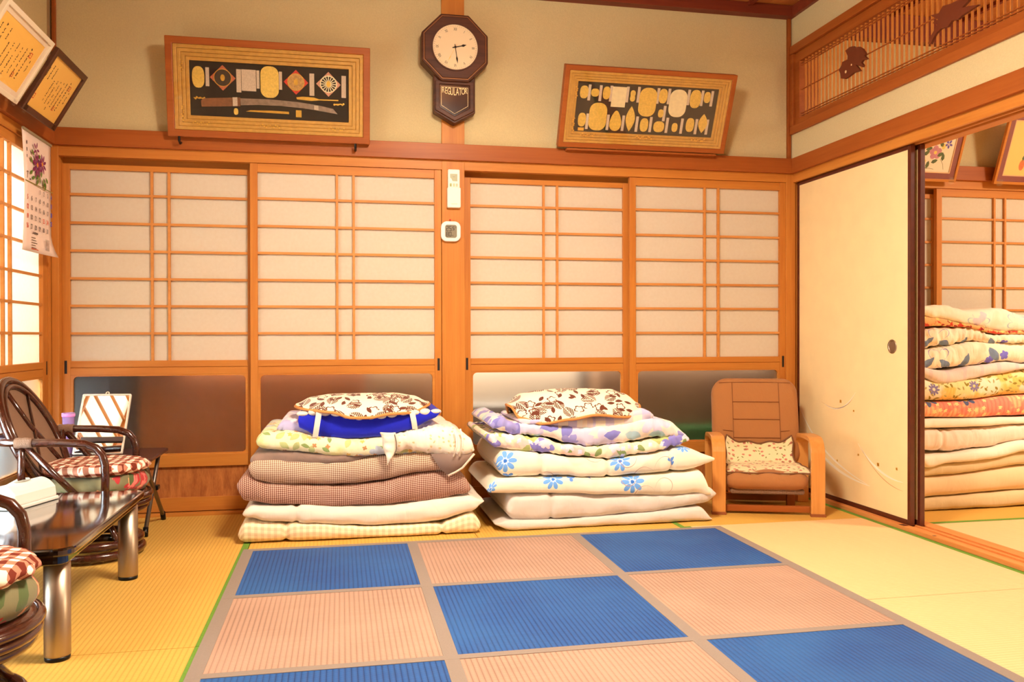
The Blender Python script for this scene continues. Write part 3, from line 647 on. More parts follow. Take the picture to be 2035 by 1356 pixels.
it1 = [('coin', 362, 458, 110, 195), ('label', 442, 455, 32, 170), ('tsuba', 578, 463, 228, 232, 0, C(206, 110, 70), C(70, 56, 48)), ('label', 720, 488, 42, 210), ('card', 810, 483, 130, 195), ('label', 893, 474, 26, 165),
       ('big', 998, 497, 165, 290), ('label', 1097, 482, 28, 165), ('tsuba', 1238, 495, 226, 228, 0, C(222, 50, 26), C(206, 160, 90)), ('label', 1384, 515, 44, 205), ('tsuba', 1538, 510, 228, 230, 0, C(226, 160, 130), 'open'),
       ('label', 1680, 532, 42, 205), ('menuki', 367, 650, 90, 25), ('menuki', 1635, 693, 85, 28), ('coin', 690, 770, 40, 62), ('bar', 1260, 783, 52, 65),
       ('poly', 0, 0, .0, 0, 'sword_hilt', [(385, 730), (380, 672), (410, 652), (730, 640), (730, 720)], plain('sword_hilt', C(136, 84, 46), .6, noisy=.3, scale=80)),
       ('poly', 0, 0, .0, 0, 'sword_blade', [(735, 712), (730, 648), (1000, 655), (1250, 675), (1450, 705), (1580, 735), (1622, 782), (1500, 762), (1300, 732), (1100, 714), (900, 708)], plain('steel_blade', C(160, 140, 124), .35, metal=.5, noisy=.3, scale=60)),
       ('poly', 0, 0, .006, 0, 'sword_wrap', [(665, 722), (663, 642), (705, 640), (707, 720)], M['label']), ('poly', 0, 0, .006, 0, 'sword_wrap', [(1405, 745), (1403, 705), (1443, 710), (1445, 750)], M['label']),
       ('poly', 0, 0, .0, 0, 'gold_skewer', [(1245, 650), (1240, 632), (1300, 626), (1400, 632), (1450, 648), (1630, 652), (1630, 662), (1450, 658), (1380, 664)], M['gold']),
       ('poly', 0, 0, .0, 0, 'small_knife', [(780, 768), (820, 757), (1010, 758), (1170, 766), (1172, 788), (1010, 780)], M['gold'])]
shadowbox('sword_display_frame', 'gilt shadow box of a short sword, sword guards and coins, left of the clock', (-1.399, -.065, 1.861), (0, -.080, .462), .966, .468, it1, uv1)
e = [(368, 403, 82, 130), (590, 418, 72, 130), (1162, 465, 85, 150), (1495, 503, 112, 190), (1618, 490, 66, 115), (340, 687, 78, 142), (963, 758, 84, 142), (1135, 642, 55, 85), (1276, 792, 60, 95), (1436, 770, 84, 148), (476, 412, 78, 82), (1113, 780, 110, 116)]
it2 = [('coin',)+t for t in e]+[('big', 1002, 523, 175, 295), ('big', 498, 660, 175, 285), ('card', 712, 463, 140, 205, 'x'), ('peanut', 852, 455, 75, 115), ('drop', 675, 708, 112, 212), ('point', 824, 690, 92, 262), ('point', 1570, 758, 92, 202), ('bar', 327, 785, 58, 32)]
it2 += [('label', a, b, 26, 160) for a, b in ((420, 410), (530, 420), (635, 427), (800, 440), (912, 445), (1110, 462), (1222, 470), (1425, 485), (1565, 497), (1666, 505), (392, 706), (597, 722), (750, 735), (890, 748), (1030, 756), (1172, 645), (1198, 768), (1350, 780), (1500, 790), (1614, 797))]
r2, m2 = shadowbox('coin_display_frame', 'gilt shadow box of old oval gold coins in two rows, right of the clock', (.550, -.065, 1.891), (0, -.170, .383), .946, .419, it2, uv2, a=.026, mg=.081)
u, v = uv2(1312, 543, .946, .419); MB().prism(rrect(u-.049, u+.049, v-.072, v+.072, .042, 6), -.036, -.031).build('silver_coin', M['silver'], r2, world=False, bevel=.001)
for i, x in enumerate((-1.345, -.505)):
    b = MB().tube([(x, -.075, 1.86), (x, -.072, 1.838), (x, -.045, 1.832), (x, -.024, 1.84)], .006, 8)
    b.build('frame_hook', M['blackmetal'], label='black hook under the %s end of the sword display frame' % ('left', 'right')[i], cat='hook', group='hooks under the sword frame')
MB().box(.60, 1.45, -.060, -.022, 1.880, 1.889).build('frame_ledge', M['dark_x'], label='thin wooden ledge strip under the coin display frame', cat='ledge')
# ---------------------------------------------------------------- certificates on the left wall beam
def cert(nm, label, y0, w, seed, fm, fw, matw, zb=1.815, h=.288):
    m = FM((-1.842, y0, zb), (0, 1, 0), (.142, 0, .25)); root = empty(nm, mat=m, label=label, cat='frame'); q = dict(parent=root, world=False)
    R = lambda i: sharp_match(i, w-i, i, h-i, 0)
    MB().ring(R(0), R(fw), -.018, 0).build('frame', fm, bevel=.002, **q)
    MB().box(fw*.5, w-fw*.5, fw*.5, h-fw*.5, -.018, -.014).build('backing', M['plain_wall'], **q)
    if matw: MB().ring(R(fw*.9), R(fw+matw), -.014, -.008).build('mount', plain('white_mount', C(232, 214, 190), .8), **q)
    i = fw+matw-.001
    sheet = MB().box(i, w-i, i, h-i, -.0135, -.010).build('certificate', plain('yellow_paper'+nm, C(246, 196, 96), .8), **q)
    rnd = random.Random(seed); k, rd = MB(), MB()
    iw, ih = w-2*i, h-2*i
    cols = [(.90, .62, .22), (.80, .80, .62), (.71, .74, .60), (.62, .70, .50), (.53, .72, .62), (.44, .66, .48), (.35, .62, .42), (.26, .82, .20), (.16, .84, .30), (.07, .80, .22)]
    for cx, top, ln in cols:
        y = i+ih*top; big = .0095 if cx in (.80, .16) else .0065
        while y > i+ih*(top-ln):
            hgt = big*rnd.uniform(.5, 1.2)
            if rnd.random() < .88:
                for s_ in range(rnd.randint(2, 3)):
                    a = rnd.uniform(-.9, .9); l = big*rnd.uniform(.3, .62); T = Matrix.Translation((i+iw*cx+rnd.uniform(-.002, .002), y+rnd.uniform(-.003, .003), 0)) @ Matrix.Rotation(a+(PI/2 if rnd.random() < .5 else 0), 4, 'Z')
                    k.box(-l, l, -.0012, .0012, -.010, -.0096, T)
            y -= hgt+big*.45
    for cx, cy, s_ in ((.84, .70, .011), (.72, .22, .010), (.08, .20, .012)):
        rd.ring(rrect(i+iw*cx-s_, i+iw*cx+s_, i+ih*cy-s_, i+ih*cy+s_, .002, 2), rrect(i+iw*cx-s_*.7, i+iw*cx+s_*.7, i+ih*cy-s_*.7, i+ih*cy+s_*.7, .001, 2), -.010, -.0097)
        rd.box(i+iw*cx-s_*.4, i+iw*cx+s_*.4, i+ih*cy-.001, i+ih*cy+.001, -.010, -.0097)
    k.build('calligraphy', M['ink'], sheet, world=False, kind='stuff'); rd.build('red_seal', M['redink'], sheet, world=False, kind='stuff')
    box('glass_pane', M['pane'], fw*.6, w-fw*.6, fw*.6, h-fw*.6, -.0055, -.0048, **q)
    for cx in (.03, w-.03): MB().prism(rrect(cx-.016, cx+.016, -.012, .030, .003, 2), .0, .003).prism(rrect(cx-.016, cx+.016, -.012, -.006, .002, 2), -.03, .0).build('corner_holder', M['plasticclear'], **q)
    return root
cert('certificate_frame', 'white framed yellow calligraphy certificate leaning out at the far left', -1.185, .47, 5, plain('white_frame', C(226, 214, 190), .5), .018, .020)
cert('certificate_frame', 'dark brown framed yellow calligraphy certificate leaning in the left corner', -.665, .40, 9, plain('brown_frame', C(84, 46, 28), .4, noisy=.3, scale=40), .026, 0)
# ---------------------------------------------------------------- calendar
cal = empty('wall_calendar', mat=FM((-1.912, -.462, 1.262), (0, 1, 0), (0, 0, 1)), label='July wall calendar with purple clematis print, hanging left of the corner', cat='calendar')
q = dict(parent=cal, world=False); cw, ch_ = .362, .52
pg = MB(); ny = 16
for j in range(ny+1):
    for i in range(9):
        v = j/ny; u = i/8; bend = .030*max(0, (.22-v)/.22)**2*(u**2)+.010*math.sin(v*PI)*(1-u)+.003
        pg.v.append((u*cw+.02*max(0, (.15-v))*u, v*ch_, bend))
for j in range(ny):
    for i in range(8): pg.f.append((j*9+i, j*9+i+1, (j+1)*9+i+1, (j+1)*9+i))
pgo = pg.build('page', plain('pink_page', C(244, 224, 214), .7), smooth=True, **q); sd = pgo.modifiers.new('s', 'SOLIDIFY'); sd.thickness = .0025; sd.offset = -1
box('top_binding', plain('grey_binding', C(170, 160, 130), .5, metal=.3), 0, cw, ch_-.004, ch_+.006, 0, .009, **q)
box('green_rule', plain('olive_rule', C(140, 130, 50), .7), .006, cw-.006, .297, .301, .0135, .0142, **q)
kb, rb, bb = MB(), MB(), MB(); hol = (5, 12, 19, 26, 23, 24)
for d in range(1, 32):
    c_ = (d+2) % 7; r_ = (d+2)//7; t = rb if d in hol else (bb if c_ == 6 else kb)
    text(str(d), .030, None, None, Matrix.Translation((.032+c_*.050, .272-r_*.041, .0140-r_*.0004)), .75, collect=t)
text('7', .045, None, None, Matrix.Translation((.028, .325, .0150)), .7, collect=kb); text('July', .012, None, None, Matrix.Translation((.060, .312, .0150)), 1, collect=kb)
for i in range(5): kb.box(.09, .09+.05+.01*(i % 3), .062-i*.011, .0645-i*.011, .0085, .0088)
for i in range(9): kb.box(.245+i*.011, .248+i*.011, .02, .02+.05, .0165, .0168) if i < 5 else None
kb.prism([(.10, .080), (.112, .080), (.106, .092)], .010, .0103).box(.118, .165, .081, .089, .010, .0103)
for i in range(6): kb.box(.035, .043, .46-i*.03, .475-i*.03, .0085, .0088)
rb.box(.09, .20, .012, .0155, .0085, .0088)
kb.build('black_print', plain('grey_print', C(96, 80, 76), .8), kind='stuff', **q); rb.build('red_print', M['redink'], kind='stuff', **q); bb.build('blue_print', M['blueink'], kind='stuff', **q)
def bloom(b, cx, cy, r, n, z, inner=.3, rot=0, sq=1):
    for i in range(n):
        a = rot+2*PI*i/n; T = Matrix.Translation((cx, cy, z)) @ Matrix.Rotation(a, 4, 'Z')
        b.prism([(r*inner*.3, 0), (r*.5, r*.17*sq), (r*.85, r*.12*sq), (r, 0), (r*.85, -r*.12*sq), (r*.5, -r*.17*sq)], 0, .0003, T)
fl, fo, lf = MB(), MB(), MB()
for cx, cy, r, n_ in ((.135, .455, .036, 5), (.215, .405, .046, 8), (.145, .385, .056, 8)): bloom(fl, cx, cy, r, n_, .0148, rot=cx*9)
for cx, cy in ((.21, .405), (.148, .39)): fo.prism([(cx+x, cy+y) for x, y in circ(.010, 8)], .0152, .0155)
rnd = random.Random(2)
for cx, cy in ((.09, .435), (.075, .40), (.17, .43), (.15, .335), (.18, .33), (.20, .36), (.15, .315), (.23, .325), (.245, .318), (.075, .345), (.10, .325), (.25, .305), (.27, .34)):
    a = rnd.uniform(0, 6); T = Matrix.Translation((cx, cy, .0145)) @ Matrix.Rotation(a, 4, 'Z'); lf.prism([(-.018, 0), (-.006, .008), (.010, .007), (.020, 0), (.010, -.007), (-.006, -.008)], 0, .0003, T)
fl.build('clematis_print', plain('magenta_petals', C(146, 40, 104), .7, noisy=.4, scale=60), **q); fo.build('flower_centres', plain('orange_centres', C(226, 140, 50), .7), **q); lf.build('leaf_print', plain('green_leaves', C(110, 140, 44), .7, noisy=.4, scale=60), kind='stuff', **q)
# ---------------------------------------------------------------- flower pictures in the next room
def flowerpic(nm, label, x0, w, seed, ground):
    h = .42; m = FM((x0, -.062, 1.785), (1, 0, 0), (0, -.34, .94)); root = empty(nm, mat=m, label=label, cat='picture'); q = dict(parent=root, world=False)
    R = lambda i: sharp_match(i, w-i, i, h-i, 0)
    MB().ring(R(0), R(.016), -.02, 0).build('frame', M['wood_x'], bevel=.002, **q)
    MB().box(.01, w-.01, .01, h-.01, -.02, -.016).build('backing', M['plain_wall'], **q)
    MB().ring(R(.015), R(.050), -.016, -.006).build('mount', plain('maroon_mount', C(126, 30, 44), .7), **q)
    MB().ring(R(.049), R(.054), -.016, -.005).build('mount_bevel', plain('tan_bevel', C(220, 176, 130), .7), **q)
    pic = MB().box(.05, w-.05, .05, h-.05, -.014, -.010).build('print', plain('ground'+nm, ground, .8), **q)
    p1, p2, p3, lf, st = MB(), MB(), MB(), MB(), MB(); rnd = random.Random(seed); Z = -.0098
    if seed == 1:
        bloom(p1, w-.17, .165, .042, 5, Z, sq=2.6, rot=.4); p2.prism([(w-.17+x, .165+y) for x, y in circ(.010, 8)], Z+.0004, Z+.0008)
        bloom(p3, w-.095, .215, .026, 5, Z, sq=1.5, rot=1); p2.prism([(w-.125+x*1.2, .20+y*1.6) for x, y in circ(.010, 8)], Z, Z+.0004); p2.prism([(w-.235+x*1.6, .115+y) for x, y in circ(.010, 8)], Z, Z+.0004)
        L_ = [(-.135, .155, .5), (-.115, .14, 1.6), (-.165, .115, .4), (-.205, .095, 1.4), (-.225, .16, .7), (-.215, .185, .3), (-.14, .215, 2.2), (-.25, .14, 1)]
        for a in (.06, .10): st.tube([(w-.24, .12, Z), (w-.20-a, .09, Z), (w-.26+a, .07, Z)], .0012, 4)
        st.tube([(w-.13, .13, Z), (w-.105, .10, Z), (w-.095, .07, Z)], .0012, 4)
    else:
        p1.prism([(.165+x*.9, .115+y*1.6) for x, y in circ(.020, 12)], Z, Z+.0004); L_ = [(.17, .16, 1.2), (.19, .175, .2), (.18, .20, 2.4), (.20, .15, .6), (.205, .19, 1.3)]
        L_ = [(a-.0, b, c) for a, b, c in L_]; st.tube([(.16, .13, Z), (.19, .18, Z), (.25, .25, Z)], .0015, 4)
    for a, b, c in L_:
        cx = w+a if seed == 1 else a
        T = Matrix.Translation((cx, b, Z)) @ Matrix.Rotation(c, 4, 'Z'); lf.prism([(-.022, 0), (-.008, .011), (.010, .009), (.022, 0), (.010, -.009), (-.008, -.011)], 0, .0004, T)
    p1.build('petals', plain('petals'+nm, C(206, 130, 150) if seed == 1 else C(226, 110, 40), .7, noisy=.2, scale=60), pic, world=False); lf.build('leaves', plain('leaves'+nm, C(70, 96, 40), .7, noisy=.4, scale=50), pic, world=False)
    if p2.v: p2.build('yellow_buds', plain('yellow_buds', C(236, 204, 90), .7), pic, world=False)
    if p3.v: p3.build('violet_petals', plain('violet_petals', C(84, 60, 170), .7), pic, world=False)
    st.build('stems', plain('stems'+nm, C(120, 110, 60), .7), pic, world=False)
    box('glass_pane', M['pane'], .01, w-.01, .01, h-.01, -.0045, -.004, **q)
    for cx in (.04, w-.03): MB().prism(rrect(cx-.018, cx+.018, -.012, .028, .003, 2), .0, .003).build('corner_holder', M['plasticclear'], **q)
flowerpic('flower_picture', 'maroon mounted print of a pink clematis, next room beside the sliding door', 2.535, .42, 1, C(236, 222, 196))
flowerpic('flower_picture', 'maroon mounted print of an orange fruit spray, next room at the right edge', 3.212, .42, 2, C(240, 200, 110))
LAY = {
 'a_mattress': ([(-1.013,0.071),(-0.994,0.098),(-0.816,0.084),(-0.397,0.05),(-0.166,0.051),(-0.001,0.091),(0.04,0.063)],
  [(-1.013,0.004),(-0.816,0.004),(-0.511,0.004),(-0.225,0.004),(0.037,0.004)]),
 'a_sheet': ([(-0.997,0.142),(-0.962,0.162),(-0.733,0.157),(-0.584,0.143),(-0.426,0.14),(-0.019,0.168),(0.053,0.148)],
  [(-0.994,0.114),(-0.816,0.084),(-0.397,0.053),(-0.166,0.057),(-0.019,0.095),(0.053,0.136)]),
 'a_low': ([(-1.02,0.272),(-0.977,0.304),(-0.897,0.256),(-0.611,0.237),(-0.425,0.245),(-0.224,0.284),(-0.107,0.286),(-0.019,0.254),(-0.007,0.212)],
  [(-1.02,0.227),(-0.994,0.179),(-0.843,0.158),(-0.584,0.141),(-0.426,0.14),(-0.224,0.15),(-0.007,0.174)]),
 'a_up': ([(-0.969,0.359),(-0.869,0.365),(-0.622,0.349),(-0.397,0.359),(-0.224,0.371),(-0.019,0.33)],
  [(-0.972,0.304),(-0.951,0.272),(-0.842,0.249),(-0.611,0.237),(-0.425,0.248),(-0.224,0.284),(-0.048,0.284)]),
 'a_lin': ([(-0.965,0.377),(-0.933,0.393),(-0.868,0.394),(-0.622,0.373),(-0.454,0.362)],
  [(-0.973,0.328),(-0.814,0.317),(-0.566,0.331),(-0.454,0.354)]),
 'a_floral': ([(-0.94,0.465),(-0.918,0.478),(-0.787,0.478),(-0.677,0.45),(-0.51,0.437),(-0.282,0.448),(-0.107,0.462)],
  [(-0.938,0.406),(-0.787,0.391),(-0.594,0.365),(-0.51,0.36),(-0.368,0.364),(-0.107,0.368)]),
 'a_cover': ([(-0.358,0.458),(-0.254,0.473),(-0.168,0.491),(-0.08,0.481),(-0.057,0.454),(-0.009,0.438),(0.005,0.397)],
  [(-0.358,0.378),(-0.283,0.382),(-0.168,0.358),(-0.08,0.347),(0.005,0.359)]),
 'a_lav': ([(-0.857,0.496),(-0.835,0.521),(-0.763,0.522),(-0.566,0.489),(-0.335,0.484),(-0.159,0.501),(-0.144,0.474)],
  [(-0.857,0.467),(-0.679,0.437),(-0.451,0.428),(-0.277,0.441),(-0.144,0.456)]),
 'a_blue': ([(-0.763,0.555),(-0.677,0.562),(-0.481,0.535),(-0.28,0.551),(-0.14,0.555)],
  [(-0.764,0.492),(-0.678,0.447),(-0.566,0.436),(-0.424,0.438),(-0.28,0.469),(-0.169,0.52),(-0.14,0.551)]),
 'a_leaf': ([(-0.781,0.577),(-0.706,0.606),(-0.622,0.616),(-0.509,0.617),(-0.336,0.616),(-0.249,0.604),(-0.177,0.577)],
  [(-0.781,0.573),(-0.706,0.566),(-0.622,0.559),(-0.532,0.534),(-0.463,0.533),(-0.365,0.548),(-0.278,0.549),(-0.177,0.573)]),
 'b_bottom': ([(0.106,0.035),(0.154,0.047),(0.444,0.04),(0.633,0.047),(0.891,0.061),(1.103,0.07),(1.17,0.008)],
  [(0.107,0.023),(0.185,0.004),(0.57,0.004),(0.891,0.004),(1.17,0.004)]),
 'b_second': ([(0.161,0.143),(0.197,0.165),(0.382,0.164),(0.633,0.147),(1.056,0.138),(1.156,0.165),(1.19,0.136)],
  [(0.16,0.053),(0.227,0.039),(0.507,0.038),(0.761,0.051),(1.123,0.079),(1.19,0.12)]),
 'b_flat': ([(0.064,0.206),(0.106,0.24),(0.32,0.241),(0.697,0.225),(1.023,0.239),(1.109,0.245),(1.149,0.137)],
  [(0.065,0.179),(0.167,0.172),(0.475,0.16),(0.57,0.15),(1.023,0.13),(1.063,0.137),(1.149,0.127)]),
 'b_thick': ([(0.11,0.347),(0.137,0.364),(0.21,0.365),(0.507,0.32),(0.665,0.312),(0.826,0.325),(1.023,0.357),(1.176,0.309)],
  [(0.111,0.275),(0.155,0.244),(0.382,0.245),(0.602,0.228),(0.762,0.235),(1.023,0.245),(1.176,0.287)]),
 'b_floral': ([(0.056,0.452),(0.137,0.444),(0.32,0.419),(0.444,0.385),(0.57,0.37),(0.762,0.383),(0.892,0.398),(1.023,0.425),(1.055,0.406)],
  [(0.059,0.413),(0.125,0.376),(0.228,0.361),(0.332,0.349),(0.507,0.329),(0.653,0.313),(0.826,0.335),(0.99,0.364),(1.055,0.381)]),
 'b_blueflower': ([(0.077,0.508),(0.137,0.523),(0.198,0.487),(0.351,0.478),(0.507,0.462),(0.698,0.47),(0.859,0.503),(0.957,0.483),(1.04,0.419)],
  [(0.08,0.472),(0.21,0.433),(0.351,0.424),(0.444,0.391),(0.57,0.37),(0.697,0.378),(0.892,0.404),(1.04,0.413)]),
 'b_check': ([(0.221,0.508),(0.326,0.5),(0.514,0.521),(0.706,0.517),(0.836,0.545),(0.882,0.519)],
  [(0.221,0.484),(0.389,0.472),(0.61,0.436),(0.803,0.465),(0.882,0.494)]),
 'b_leaf': ([(0.207,0.561),(0.281,0.605),(0.394,0.619),(0.552,0.624),(0.713,0.619),(0.778,0.6),(0.855,0.555)],
  [(0.207,0.555),(0.238,0.506),(0.331,0.483),(0.457,0.502),(0.584,0.52),(0.745,0.505),(0.811,0.525),(0.855,0.55)]),
 'c_top': ([(2.253,1.033),(2.393,1.043),(2.573,1.017),(2.756,1.033),(2.862,0.995),(3.325,0.982)],
  [(2.253,0.997),(2.393,0.969),(2.47,0.953),(2.599,0.926),(2.73,0.899),(2.863,0.899),(3.325,0.903)]),
 'c_paisley': ([(2.253,0.995),(2.367,0.98),(2.521,0.949),(2.73,0.912),(3.325,0.907)],
  [(2.253,0.926),(2.367,0.935),(2.521,0.931),(2.73,0.894),(3.325,0.891)]),
 'c_ruffle': ([(2.253,0.917),(2.393,0.933),(2.573,0.937),(2.678,0.894),(2.873,0.889),(3.325,0.903)],
  [(2.254,0.819),(2.408,0.836),(2.547,0.858),(2.678,0.849),(2.873,0.848),(3.326,0.856)]),
 'c_blueflower': ([(2.254,0.814),(2.317,0.819),(2.444,0.838),(2.573,0.858),(2.873,0.848),(3.326,0.865)],
  [(2.254,0.73),(2.327,0.713),(2.522,0.732),(2.783,0.754),(2.874,0.747),(3.326,0.762)]),
 'c_lilac': ([(2.254,0.738),(2.419,0.71),(2.574,0.731),(2.783,0.752),(2.874,0.742),(3.326,0.757)],
  [(2.254,0.694),(2.404,0.638),(2.445,0.638),(2.574,0.668),(2.731,0.689),(2.874,0.715),(3.326,0.725)]),
 'c_yellow': ([(2.254,0.687),(2.368,0.657),(2.574,0.668),(2.874,0.712),(3.326,0.725)],
  [(2.254,0.56),(2.522,0.557),(2.874,0.584),(3.326,0.607)]),
 'c_red': ([(2.254,0.553),(2.522,0.555),(2.874,0.581),(3.326,0.605)],
  [(2.254,0.477),(2.574,0.468),(2.874,0.473),(3.327,0.49)]),
 'c_thin': ([(2.254,0.467),(2.874,0.466),(3.327,0.478)],
  [(2.254,0.423),(2.471,0.42),(2.874,0.431),(3.327,0.449)]),
 'c_pinkwhite': ([(2.254,0.416),(2.368,0.416),(2.445,0.409),(2.874,0.427),(3.327,0.447)],
  [(2.254,0.311),(2.419,0.3),(2.626,0.309),(2.874,0.346),(3.327,0.365)]),
 'c_white': ([(2.254,0.284),(2.419,0.29),(2.626,0.309),(2.874,0.346),(3.327,0.363)],
  [(2.254,0.248),(2.307,0.222),(2.419,0.243),(2.652,0.254),(2.875,0.289),(3.327,0.309)]),
 'c_beige': ([(2.254,0.244),(2.307,0.222),(2.419,0.239),(2.652,0.254),(2.875,0.289),(3.327,0.309)],
  [(2.254,0.177),(2.42,0.182),(2.875,0.217),(3.327,0.233)]),
 'c_pink': ([(2.254,0.175),(2.42,0.18),(2.875,0.215),(3.327,0.231)],
  [(2.254,0.063),(2.42,0.074),(2.875,0.088),(3.328,0.102)]),
 'c_bottom': ([(2.254,0.06),(2.42,0.072),(2.875,0.086),(3.328,0.1)],
  [(2.254,0.004),(2.875,0.004),(3.328,0.004)]),
}
# ---------------------------------------------------------------- bedding
def lerp(P, x):
    if x <= P[0][0]: return P[0][1]
    for (a, b), (c, d) in zip(P, P[1:]):
        if x <= c:
            t = (x-a)/max(1e-6, c-a); t = t*t*(3-2*t); return b+(d-b)*t
    return P[-1][1]
def slab(name, key, yf, yb, mat, parent=None, nx=80, wr=.0035, endr=.035, seed=0, arc=9, shift=(0, 0), lips=0, sm=.012, tufts=(), gath=0, **k):
    T_, B_ = LAY[key]; x0 = max(T_[0][0], B_[0][0]); x1 = min(T_[-1][0], B_[-1][0])
    f = lambda P, x: (lerp(P, x-sm)+lerp(P, x)*2+lerp(P, x+sm))/4
    mb = MB(); nt_ = 9; nb_ = 4; L = nt_+arc+nb_
    for i in range(nx+1):
        u = i/nx; u = .5-.5*math.cos(PI*u)*(1-.0) if i in (0, nx) else u*.6+.4*(.5-.5*math.cos(PI*u)); x = x0+(x1-x0)*u
        zt, zb = f(T_, x)+shift[1], f(B_, x)+shift[1]; dd = min(x-x0, x1-x); e = 1 if dd >= endr else math.sqrt(max(0, 1-(1-dd/endr)**2))
        e = max(e, .12); hz = max((zt-zb)/2*e, .002); zc = (zt+zb)/2; r = min(max(hz, .008), .055)
        yi = yf+(1-e)*endr*.7+.010*noise.noise(Vector((x*5, seed, 1.7))); s = 0; prev = None
        for j in range(L):
            if j < nt_: t = j/nt_; y = yb+(yi+r-yb)*t; z = zc+hz; ny_, nz_ = 0, 1
            elif j < nt_+arc:
                a = PI/2-PI*(j-nt_)/(arc-1); ca = math.cos(a); sa = math.sin(a)
                y = yi+r-r*abs(ca)**.75; z = zc+hz*math.copysign(abs(sa)**.85, sa); ny_, nz_ = -ca, sa
                if lips and abs(sa) < .25: y += lips*(1-abs(sa)/.25)
            else: t = (j-nt_-arc+1)/nb_; y = yi+r+(yb-yi-r)*t; z = zc-hz; ny_, nz_ = 0, -.2
            w = wr*(noise.noise(Vector((x*9+seed*3, z*34, y*9+seed)))+.6*noise.noise(Vector((x*28, z*60, seed+y*12))))*min(1, dd/.02+.2)
            tf = sum(math.exp(-((x-tx)/.011)**2) for tx in tufts)
            if tf and j >= nt_-1: w -= .013*min(1, tf)*(1 if j < nt_+arc else 0)
            if gath: w += gath*(abs(noise.noise(Vector((x*34+.8*math.sin(z*30), z*7, seed*2.3))))*-1.6+.3)*min(1, dd/.03)
            if j < nt_: w += wr*.8*noise.noise(Vector((x*6, y*8, seed+5)))
            p = (x+shift[0], y+ny_*w, max(.002, z+nz_*w*.7)); s += 0 if prev is None else math.hypot(p[1]-prev[1], p[2]-prev[2]); prev = p
            mb.uv[len(mb.v)] = (x, s); mb.v.append(p)
    for i in range(nx):
        for j in range(L):
            a = i*L+j; b = i*L+(j+1) % L
            if j == L-1: continue
            mb.f.append((a, b, b+L, a+L))
        mb.f.append((i*L+L-1, i*L, (i+1)*L, (i+1)*L+L-1))
    mb.f += [tuple(range(L)), tuple(range(nx*L+L-1, nx*L-1, -1))]
    return mb.build(name, mat, parent, smooth=True, **k)
def pad(name, key, yf, yb, mat, pipe, seed=0, **k):
    T_, B_ = LAY[key]; x0 = max(T_[0][0], B_[0][0]); x1 = min(T_[-1][0], B_[-1][0]); mb = MB(); nu, nv = 60, 24; yc = (yf+yb)/2; D = (yb-yf)/2
    cor = D/4.0; P = []
    for i in range(nu+1):
        u = .5-.5*math.cos(PI*i/nu); x = x0+(x1-x0)*u; hd = D*max(.02, (1-abs(2*u-1)**3.2))**.42
        ze = lerp(B_, x); H = max(.002, (lerp(T_, x)-ze))
        for j in range(nv+1):
            v = .5-.5*math.cos(PI*j/nv); y = yc-hd+2*hd*v; q = max(0, 1-abs(2*v-1)**2.4)**.62
            z = ze+H*q*(1.04)+cor*.08*q+.003*noise.noise(Vector((x*14, y*14, seed)))*q
            mb.uv[len(mb.v)] = (x, y*.42+z*1.15); mb.v.append((x, y, z))
            if j == 0: P.append((x, y, z))
    for i in range(nu):
        for j in range(nv): a = i*(nv+1)+j; mb.f.append((a, a+1, a+nv+2, a+nv+1))
    back = [mb.v[i*(nv+1)+nv] for i in range(nu, -1, -1)]
    o = mb.build(name, mat, None, smooth=True, **k); sd = o.modifiers.new('s', 'SOLIDIFY'); sd.thickness = .012; sd.offset = -1
    if pipe: MB().tube(P+back, .0065, 8, closed=True).build('piping', pipe, o, smooth=True)
    return o
W_, CRM = C(248, 240, 224), C(240, 226, 202)
F = {}
F['matt'] = gingham('cream_check', C(248, 234, 200), C(236, 216, 180), C(222, 198, 160), .027, duty=.0)
F['sheet'] = fabric('ivory_sheet', C(236, 222, 206), bump=.6, bscale=7)
F['ging'] = gingham('brown_check', C(226, 200, 180), C(170, 116, 98), C(82, 46, 40), .0083, bump=.6)
F['ging2'] = gingham('light_brown_check', C(238, 220, 196), C(188, 150, 122), C(110, 74, 60), .0083, bump=.6)
F['lin'] = fabric('taupe_lining', C(132, 110, 98), [(C(156, 124, 108), 'blot', 7, 3, .45, .2, .7, (0, 0))])
F['green'] = fabric('green_floral', C(240, 232, 192), [(C(222, 214, 140), 'blot', 9, 4, .5, .12, .8, (0, 0)), (C(190, 196, 130), 'leaf', 16, 0, .42, .5, .45, (0, 0)), (C(140, 160, 96), 'leaf', 22, 0, .42, .5, .3, (.3, .2)), (C(190, 200, 214), 'flower', 8, 5, .34, .45, .5, (.1, .5)), (C(196, 140, 90), 'flower', 20, 4, .22, .5, .35, (.7, .1)), (C(226, 186, 96), 'flower', 14, 5, .16, .5, .4, (.2, .8))])
F['cover'] = fabric('white_satin', C(250, 240, 220), [(C(226, 206, 160), 'flower', 60, 5, .36, .4, .25, (0, 0)), (C(206, 206, 150), 'leaf', 60, 0, .4, .4, .12, (0, 0))], rough=.5, bump=.5, bscale=9)
F['lav'] = fabric('lavender_blanket', C(238, 228, 236), [(C(172, 166, 214), 'blot', 8, 3, .52, .05, .8, (0, 0)), (C(118, 106, 160), 'blot', 11, 3, .62, .03, .7, (3, 0))], bscale=40)
F['blue'] = fabric('royal_blue', C(30, 36, 186), bump=.25)
F['leaf'] = fabric('brown_leaf_print', C(246, 234, 208), [(C(104, 54, 36), 'leaf', 12.5, 0, .47, .66, .85, (0, 0), {'stripes': 44}), (C(104, 54, 36), 'flower', 17, 5, .44, .35, .45, (.37, .11), {'ring': .74}), (C(104, 54, 36), 'leaf', 22, 0, .46, .45, .55, (.15, .55))], bump=.15)
F['grey'] = fabric('grey_cotton', C(214, 204, 196), bscale=7, bump=.7)
